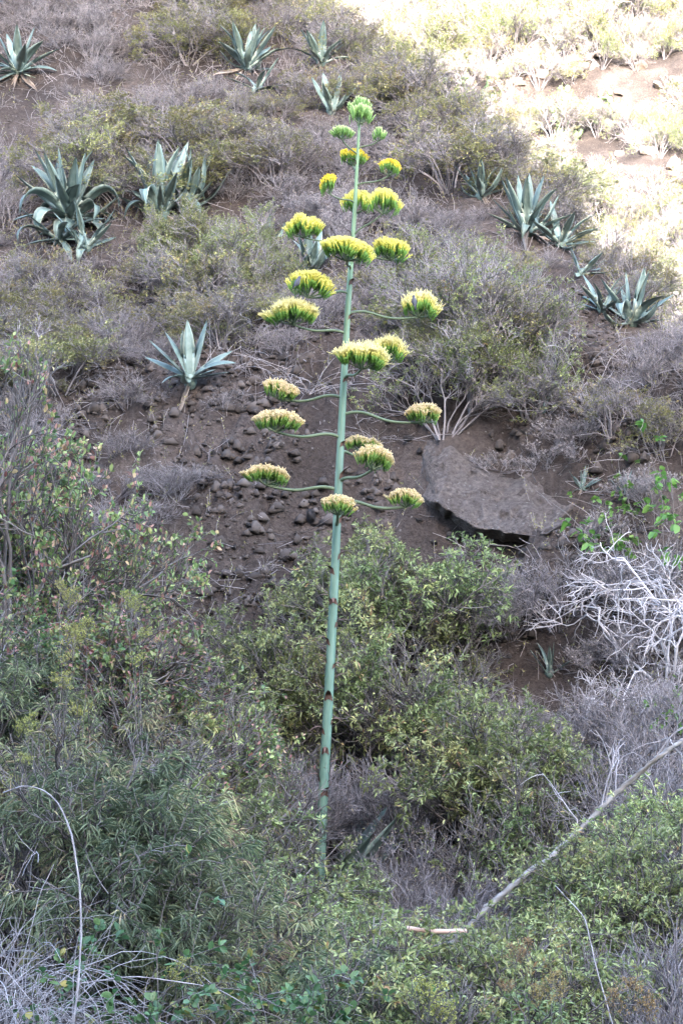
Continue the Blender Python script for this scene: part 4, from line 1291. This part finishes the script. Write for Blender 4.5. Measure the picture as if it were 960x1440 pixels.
# flower clusters
def flower_mat(name, stops, trans=0.25):
    return leaf_mat(name, stops, rough=0.55, trans=trans, var=0.0, attr='along')
G0, G1 = (0.085, 0.20, 0.03), (0.15, 0.31, 0.05)
M_fl = [
 flower_mat('buds', [(0.0, (0.12, 0.24, 0.05)), (0.55, (0.19, 0.37, 0.09)), (0.9, (0.40, 0.52, 0.20)), (1.0, (0.55, 0.60, 0.30))]),
 flower_mat('opening_flowers', [(0.0, G0), (0.5, G1), (0.62, (0.48, 0.50, 0.06)), (0.8, (0.74, 0.58, 0.04)), (1.0, (0.78, 0.54, 0.03))]),
 flower_mat('yellow_flowers', [(0.0, G0), (0.40, G1), (0.52, (0.52, 0.54, 0.08)), (0.75, (0.74, 0.69, 0.13)), (1.0, (0.78, 0.71, 0.20))]),
 flower_mat('pale_flowers', [(0.0, G0), (0.42, G1), (0.55, (0.52, 0.54, 0.12)), (0.8, (0.74, 0.66, 0.22)), (1.0, (0.80, 0.72, 0.36))]),
 flower_mat('fading_flowers', [(0.0, G0), (0.42, (0.17, 0.30, 0.06)), (0.55, (0.46, 0.43, 0.14)), (0.8, (0.64, 0.50, 0.24)), (1.0, (0.70, 0.56, 0.34))]),
]

def cluster(W, H, stage, seed, tilt, depth=0.85):
    r = np.random.default_rng(seed)
    fl, br = Geo(), Geo()
    a, b = W / 2, W / 2 * depth
    nl = max(3, int(round(3 + W / 0.075)))
    # sub-umbels
    k = np.arange(nl)
    rr = np.sqrt((k + .5) / nl) * 0.80
    th = k * ang + r.uniform(0, 6.28)
    lob = np.stack([np.cos(th) * rr * a, np.sin(th) * rr * b], -1) + r.normal(size=(nl, 2)) * W * .02
    fork = np.array([0, 0, -H * 0.62])
    # flowers: points over the dome
    nf = int(a * b * math.pi / 0.00030)
    u = np.sqrt(r.random(nf)); t = r.uniform(0, 6.28, nf)
    u *= 1 + 0.16 * np.sin(t * 2 + r.uniform(0, 6)) + 0.10 * np.sin(t * 3 + r.uniform(0, 6)) + 0.07 * np.sin(t * 5 + r.uniform(0, 6))
    X = np.stack([np.cos(t) * u * a, np.sin(t) * u * b], -1)
    u = np.minimum(u, 1.02)
    d = np.linalg.norm(X[:, None] - lob[None], axis=2)
    kp = (d.min(1) < W * 0.165) | (r.random(nf) < .55)
    X, d, u = X[kp], d[kp], u[kp]; nf = len(X)
    j = np.argmin(d, 1)
    near = d[np.arange(nf), j] / (W * 0.17)
    top = H * (0.42 - 0.36 * u ** 2.4) - H * 0.07 * np.clip(near, 0, 1.3) ** 2 + r.normal(size=nf) * H * .03
    lift_l = r.normal(size=nl) * 0.07 * H
    top = top + lift_l[j] * .7
    FLn = min(0.125, H * 0.62) * r.uniform(0.88, 1.1, nf)
    lb = lob[j]
    dirv = np.stack([(X[:, 0] - lb[:, 0] * .55) * 0.38, (X[:, 1] - lb[:, 1] * .55) * 0.38, np.full(nf, H * .45)], -1)
    dirv = norm(dirv + r.normal(size=(nf, 3)) * H * 0.05)
    tip = np.stack([X[:, 0], X[:, 1], top], -1)
    bs = tip - dirv * FLn[:, None]
    lp = np.stack([lob[:, 0] * .78, lob[:, 1] * .78, np.array([np.mean(bs[j == q, 2]) if (j == q).any() else -H * .2 for q in range(nl)])], -1)
    bs[:, :2] = bs[:, :2] * .72 + lp[j, :2] * .28
    def fan(P0, P1, w0, w1, a0, a1, sides=4):
        n = len(P0)
        g2 = Geo()
        tubes(g2, np.stack([P0, (P0 + P1) / 2, P1], 1), w0, w1, sides, np.full(n, .5), cap=True)
        Vx = np.concatenate(g2.V); al = np.tile(np.repeat([a0, (a0 + a1) / 2, a1], sides), n)
        fl.add(Vx, np.concatenate(g2.F3), np.concatenate(g2.F4), np.repeat(r.random(n), 3 * sides), al)
    tl = norm(tip - bs)
    ln = np.linalg.norm(tip - bs, axis=1)[:, None]
    if stage == 0:
        fan(bs, bs + tl * ln * .5, np.full(nf, .0028), np.full(nf, .0052), 0.0, 0.45)
        fan(bs + tl * ln * .5, tip, np.full(nf, .0060), np.full(nf, .0028), 0.45, 1.0)
    else:
        fan(bs, bs + tl * ln * .52, np.full(nf, .0026), np.full(nf, .0062), 0.0, 0.44)
        fan(bs + tl * ln * .5, bs + tl * ln * .78, np.full(nf, .0055), np.full(nf, .0060), 0.47, 0.72)
        nfil = 4
        m_ = bs + tl * ln * .72
        for q in range(nfil):
            sprd = r.normal(size=(nf, 3)) * (.5 if stage == 4 else .26)
            ext = {1: .28, 2: .28, 3: .36, 4: .20}[stage]
            dd = norm(tl + sprd) * ln * ext * r.uniform(.7, 1.15, (nf, 1))
            if stage == 3:
                lg_ = (r.random(nf) < 0.10)[:, None]
                dd = np.where(lg_, dd * 1.7, dd)
            if stage == 4:
                lg_ = (r.random(nf) < 0.02)[:, None]
                dd = np.where(lg_, dd * 2.0, dd)
            fan(m_, m_ + dd, np.full(nf, .0024), np.full(nf, (.0042 if stage == 4 else .0024)), 0.72, 1.0, 3)
    # branchlets from the fork to every sub-umbel
    t3 = np.linspace(0, 1, 6)[None, :, None]
    mid = np.stack([lp[:, 0] * .6, lp[:, 1] * .6, (fork[2] * .55 + lp[:, 2] * .45) - H * .02], -1)
    Pb = (1 - t3) ** 2 * fork + 2 * t3 * (1 - t3) * mid[:, None] + t3 ** 2 * lp[:, None]
    tubes(br, Pb, np.full(nl, .0075 * min(1, W / .3) + .002), np.full(nl, .0055), 5)
    # short pedicel fans
    idx = r.integers(0, nf, nf // 3)
    Pp = np.stack([lp[j[idx]], (lp[j[idx]] + bs[idx]) / 2, bs[idx]], 1)
    tubes(br, Pp, np.full(len(idx), .003), np.full(len(idx), .0022), 3)
    return fl, br, fork

# (centre x, y, width, height px; where it joins the stalk x, y; depth offset m; stage; tilt deg)
CL = [(508, 158, 36, 30, 506, 172, -0.05, 0, 6), (497, 150, 22, 24, 506, 172, 0.06, 0, -8), (508, 145, 30, 22, 506, 170, 0.04, 0, 4),
      (480, 184, 33, 20, 502, 216, -0.10, 0, 0), (534, 187, 25, 20, 504, 208, -0.05, 0, 8),
      (497, 219, 44, 25, 501, 242, 0.28, 1, 4), (549, 233, 31, 26, 503, 260, -0.10, 1, 8), (463, 256, 27, 30, 500, 284, -0.10, 1, 0),
      (503, 280, 46, 36, 499, 312, 0.34, 2, 4), (540, 280, 46, 38, 497, 330, -0.12, 2, 6),
      (427, 315, 52, 34, 494, 337, 0.12, 2, 0), (490, 347, 72, 36, 488, 378, -0.42, 2, 9), (550, 348, 58, 32, 493, 352, 0.15, 2, 6),
      (438, 397, 64, 40, 488, 412, -0.20, 2, 14), (411, 437, 70, 34, 482, 468, -0.10, 3, 0), (591, 426, 50, 36, 489, 440, 0.10, 3, 8),
      (546, 487, 52, 34, 484, 500, 0.40, 3, 8), (512, 498, 68, 38, 482, 532, -0.40, 3, 10),
      (396, 545, 60, 30, 477, 558, 0.15, 4, 14), (390, 588, 64, 34, 476, 614, -0.20, 4, 6), (596, 577, 54, 30, 482, 582, 0.00, 4, 2),
      (509, 621, 50, 24, 479, 636, 0.45, 4, 8), (528, 641, 54, 36, 477, 676, -0.30, 4, 14),
      (376, 664, 62, 32, 473, 688, 0.05, 4, 4), (478, 706, 52, 32, 474, 738, -0.42, 4, 10), (572, 697, 50, 28, 476, 707, 0.10, 4, 6)]
for ci, (cx, cy, w, h, jx, jy, dy, stage, tilt) in enumerate(CL):
    Y = SY + dy
    C0 = loc(at(cx, cy, Y))
    W, H = w * Y / FPX, h * Y / FPX
    fl, br, fork = cluster(W * 1.08, H * 0.92, stage, 900 + ci, tilt)
    zj = loc(at(jx, jy, SY))[2]
    cj, rj = spine(min(zj, sp[-1, 2]))
    tr = math.radians(tilt)
    fk = C0 + np.array([fork[0] * math.cos(tr) + fork[2] * math.sin(tr) * 1.0, 0, fork[2] * math.cos(tr)])
    # stalk branch: rises a little out of the stalk, sags, then turns up into the cluster
    d = fk - cj
    hor = np.array([d[0], d[1], 0]); hl = np.linalg.norm(hor)
    t = np.linspace(0, 1, 18)
    if hl > 0.16:
        rise = 0.05 * hl
        zc = np.interp(t, [0, .08, .25, .55, .8, 1], [cj[2] - .01, cj[2] + rise * .6, cj[2] + rise * .8 + d[2] * .05, cj[2] + d[2] * .45 - .05 * hl, cj[2] + d[2] * .72 - .04 * hl, fk[2]])
        if d[2] > 0.12: zc = np.interp(t, [0, .2, .6, 1], [cj[2] - .01, cj[2] + d[2] * .30, cj[2] + d[2] * .55, fk[2]])
        Pb = np.stack([cj[0] + hor[0] * t, cj[1] + hor[1] * t, zc], -1)
    else:
        Pb = cj[None] + d[None] * t[:, None]
    for _ in range(5): Pb[1:-1] = Pb[:-2] * .25 + Pb[1:-1] * .5 + Pb[2:] * .25
    g = Geo()
    r0 = max(.0085, rj * .46) if ci > 2 else rj * .7
    tubes(g, Pb[None], [r0], [r0 * .72], 8, [0.5])
    bo = link('branch', g.mesh('branch', True), M_branch, root)
    f = link('flower_cluster', fl.mesh('flower_cluster'), M_fl[stage], bo)
    f['kind'] = 'stuff'
    b_ = link('branchlets', br.mesh('branchlets'), M_branch, bo)
    for o in (f, b_):
        o.location = C0
        o.rotation_euler = (0, tr, 0)

# rosette at the foot of the stalk, mostly buried in shrubs
rr_ = np.random.default_rng(77)
for (px, py, tx, ty, dY) in [(418, 1225, 405, 1170, -0.3), (436, 1235, 428, 1185, -0.5), (470, 1230, 482, 1165, -0.4), (500, 1240, 506, 1170, 0.1), (520, 1260, 512, 1190, -0.3),
                             (400, 1240, 360, 1200, 0.2), (540, 1250, 590, 1220, 0.3), (480, 1240, 520, 1215, 0.7), (430, 1240, 390, 1215, 0.6)]:
    o = link('leaf', LEAF['straight'][rr_.integers(3)], None, root)
    ph = math.atan2(dY, (tx - 450) * PXM)
    s = 1.15 * rr_.uniform(.85, 1.1)
    o.scale = (s, s * 1.1, s)
    o.rotation_euler = (0, -math.radians(rr_.uniform(38, 68)), ph)
    o.location = (math.cos(ph) * .08, math.sin(ph) * .08, .05)
for (px, py, tx, ty) in [(408, 1212, 396, 1165)]:
    o = link('dead_leaf', agave_leaf([0, -.1, -.15], .10, .3, .2), M_pinkwood, root)
    o.scale = (.75, .75, .75)
    o.location = loc(at(409, 1208, SY - .45))
    o.rotation_euler = (0.6, -math.radians(112), 0.2)
    o['label'] = 'stripped pinkish dead leaf'

# ------------------------------------------------------------------ two small birds feeding on the flowers
M_bird = leaf_mat('grey_feathers', [(0.0, (0.05, 0.052, 0.065)), (0.6, (0.085, 0.09, 0.11)), (1.0, (0.15, 0.155, 0.19))], 0.8, 0, 0.0)
M_beak = bark_mat('beak', (0.02, 0.02, 0.02), (0.04, 0.035, 0.03), .4)
def bird(px, py, Y, head_az, pitch, label):
    p = at(px, py, Y)
    rt = empty('bird', p, head_az)
    rt.rotation_euler = (0, -pitch, head_az)
    tag(rt, label, 'bird', None)
    # body of revolution along +X (tail to head), one skin
    xs_ = np.array([-.048, -.040, -.022, 0, .020, .032, .040, .050, .058, .062])
    rs_ = np.array([.004, .010, .019, .023, .020, .014, .0135, .0145, .010, .002])
    zc = np.array([0, 0, -.001, -.001, .002, .006, .009, .010, .010, .009])
    a_ = np.arange(10) * 2 * np.pi / 10
    V = np.stack([np.repeat(xs_, 10), (rs_[:, None] * np.cos(a_)).ravel(), (rs_[:, None] * np.sin(a_) * 1.05 + zc[:, None]).ravel()], -1)
    i_, j_ = np.meshgrid(np.arange(10), np.arange(9))
    F = np.stack([j_ * 10 + i_, j_ * 10 + (i_ + 1) % 10, (j_ + 1) * 10 + (i_ + 1) % 10, (j_ + 1) * 10 + i_], -1).reshape(-1, 4)
    g = Geo(); g.add(V, None, F, np.clip(.55 - V[:, 2] * 12, 0, 1))
    link('body', g.mesh('body', True), M_bird, rt)
    g = Geo(); g.add([[-.04, -.006, .004], [-.04, .006, .004], [-.095, .010, .0], [-.095, -.010, .0], [-.04, 0, -.002], [-.095, 0, -.003]], [[0, 4, 3], [4, 5, 3], [1, 2, 4], [2, 5, 4], [3, 5, 2]], [[0, 3, 2, 1]], .1)
    link('tail', g.mesh('tail'), M_bird, rt)
    for s in (-1, 1):
        g = Geo()
        W_ = np.array([[.022, s * .019, .008], [.0, s * .0255, .010], [-.03, s * .021, .006], [-.066, s * .008, .004], [-.03, s * .017, -.006], [.0, s * .0245, -.008]])
        g.add(np.concatenate([W_, W_ - [0, s * .003, 0]]), None, [[0, 1, 4, 5], [1, 2, 3, 4], [6, 7, 10, 11], [7, 8, 9, 10], [0, 1, 7, 6], [1, 2, 8, 7], [2, 3, 9, 8], [3, 4, 10, 9], [4, 5, 11, 10]], .05)
        link('wing', g.mesh('wing'), M_bird, rt)
        g = Geo(); tubes(g, np.array([[[.0, s * .008, -.018], [.004, s * .009, -.030], [.010, s * .010, -.036]]]), [.0018], [.0012], 4, [.2], cap=True)
        link('leg', g.mesh('leg'), M_beak, rt)
        g2 = rock_blob(np.random.default_rng(1), 6, 4, 0.0, 1.0); e = link('eye', g2.mesh('eye'), M_beak, rt); e.scale = (.0022,) * 3; e.location = (.053, s * .0118, .012)
    g = Geo(); tubes(g, np.array([[[.059, 0, .009], [.066, 0, .008], [.073, 0, .007]]]), [.0032], [.0004], 5, [.5], cap=True)
    link('beak', g.mesh('beak'), M_beak, rt)
    return rt
bird(418, 397, SY - 0.42, R(35), R(52), 'small dark grey bird perched on a yellow flower cluster beside the stalk')
bird(582, 424, SY - 0.12, R(105), R(62), 'small blue-grey bird clinging to a pale yellow cluster on a long branch')
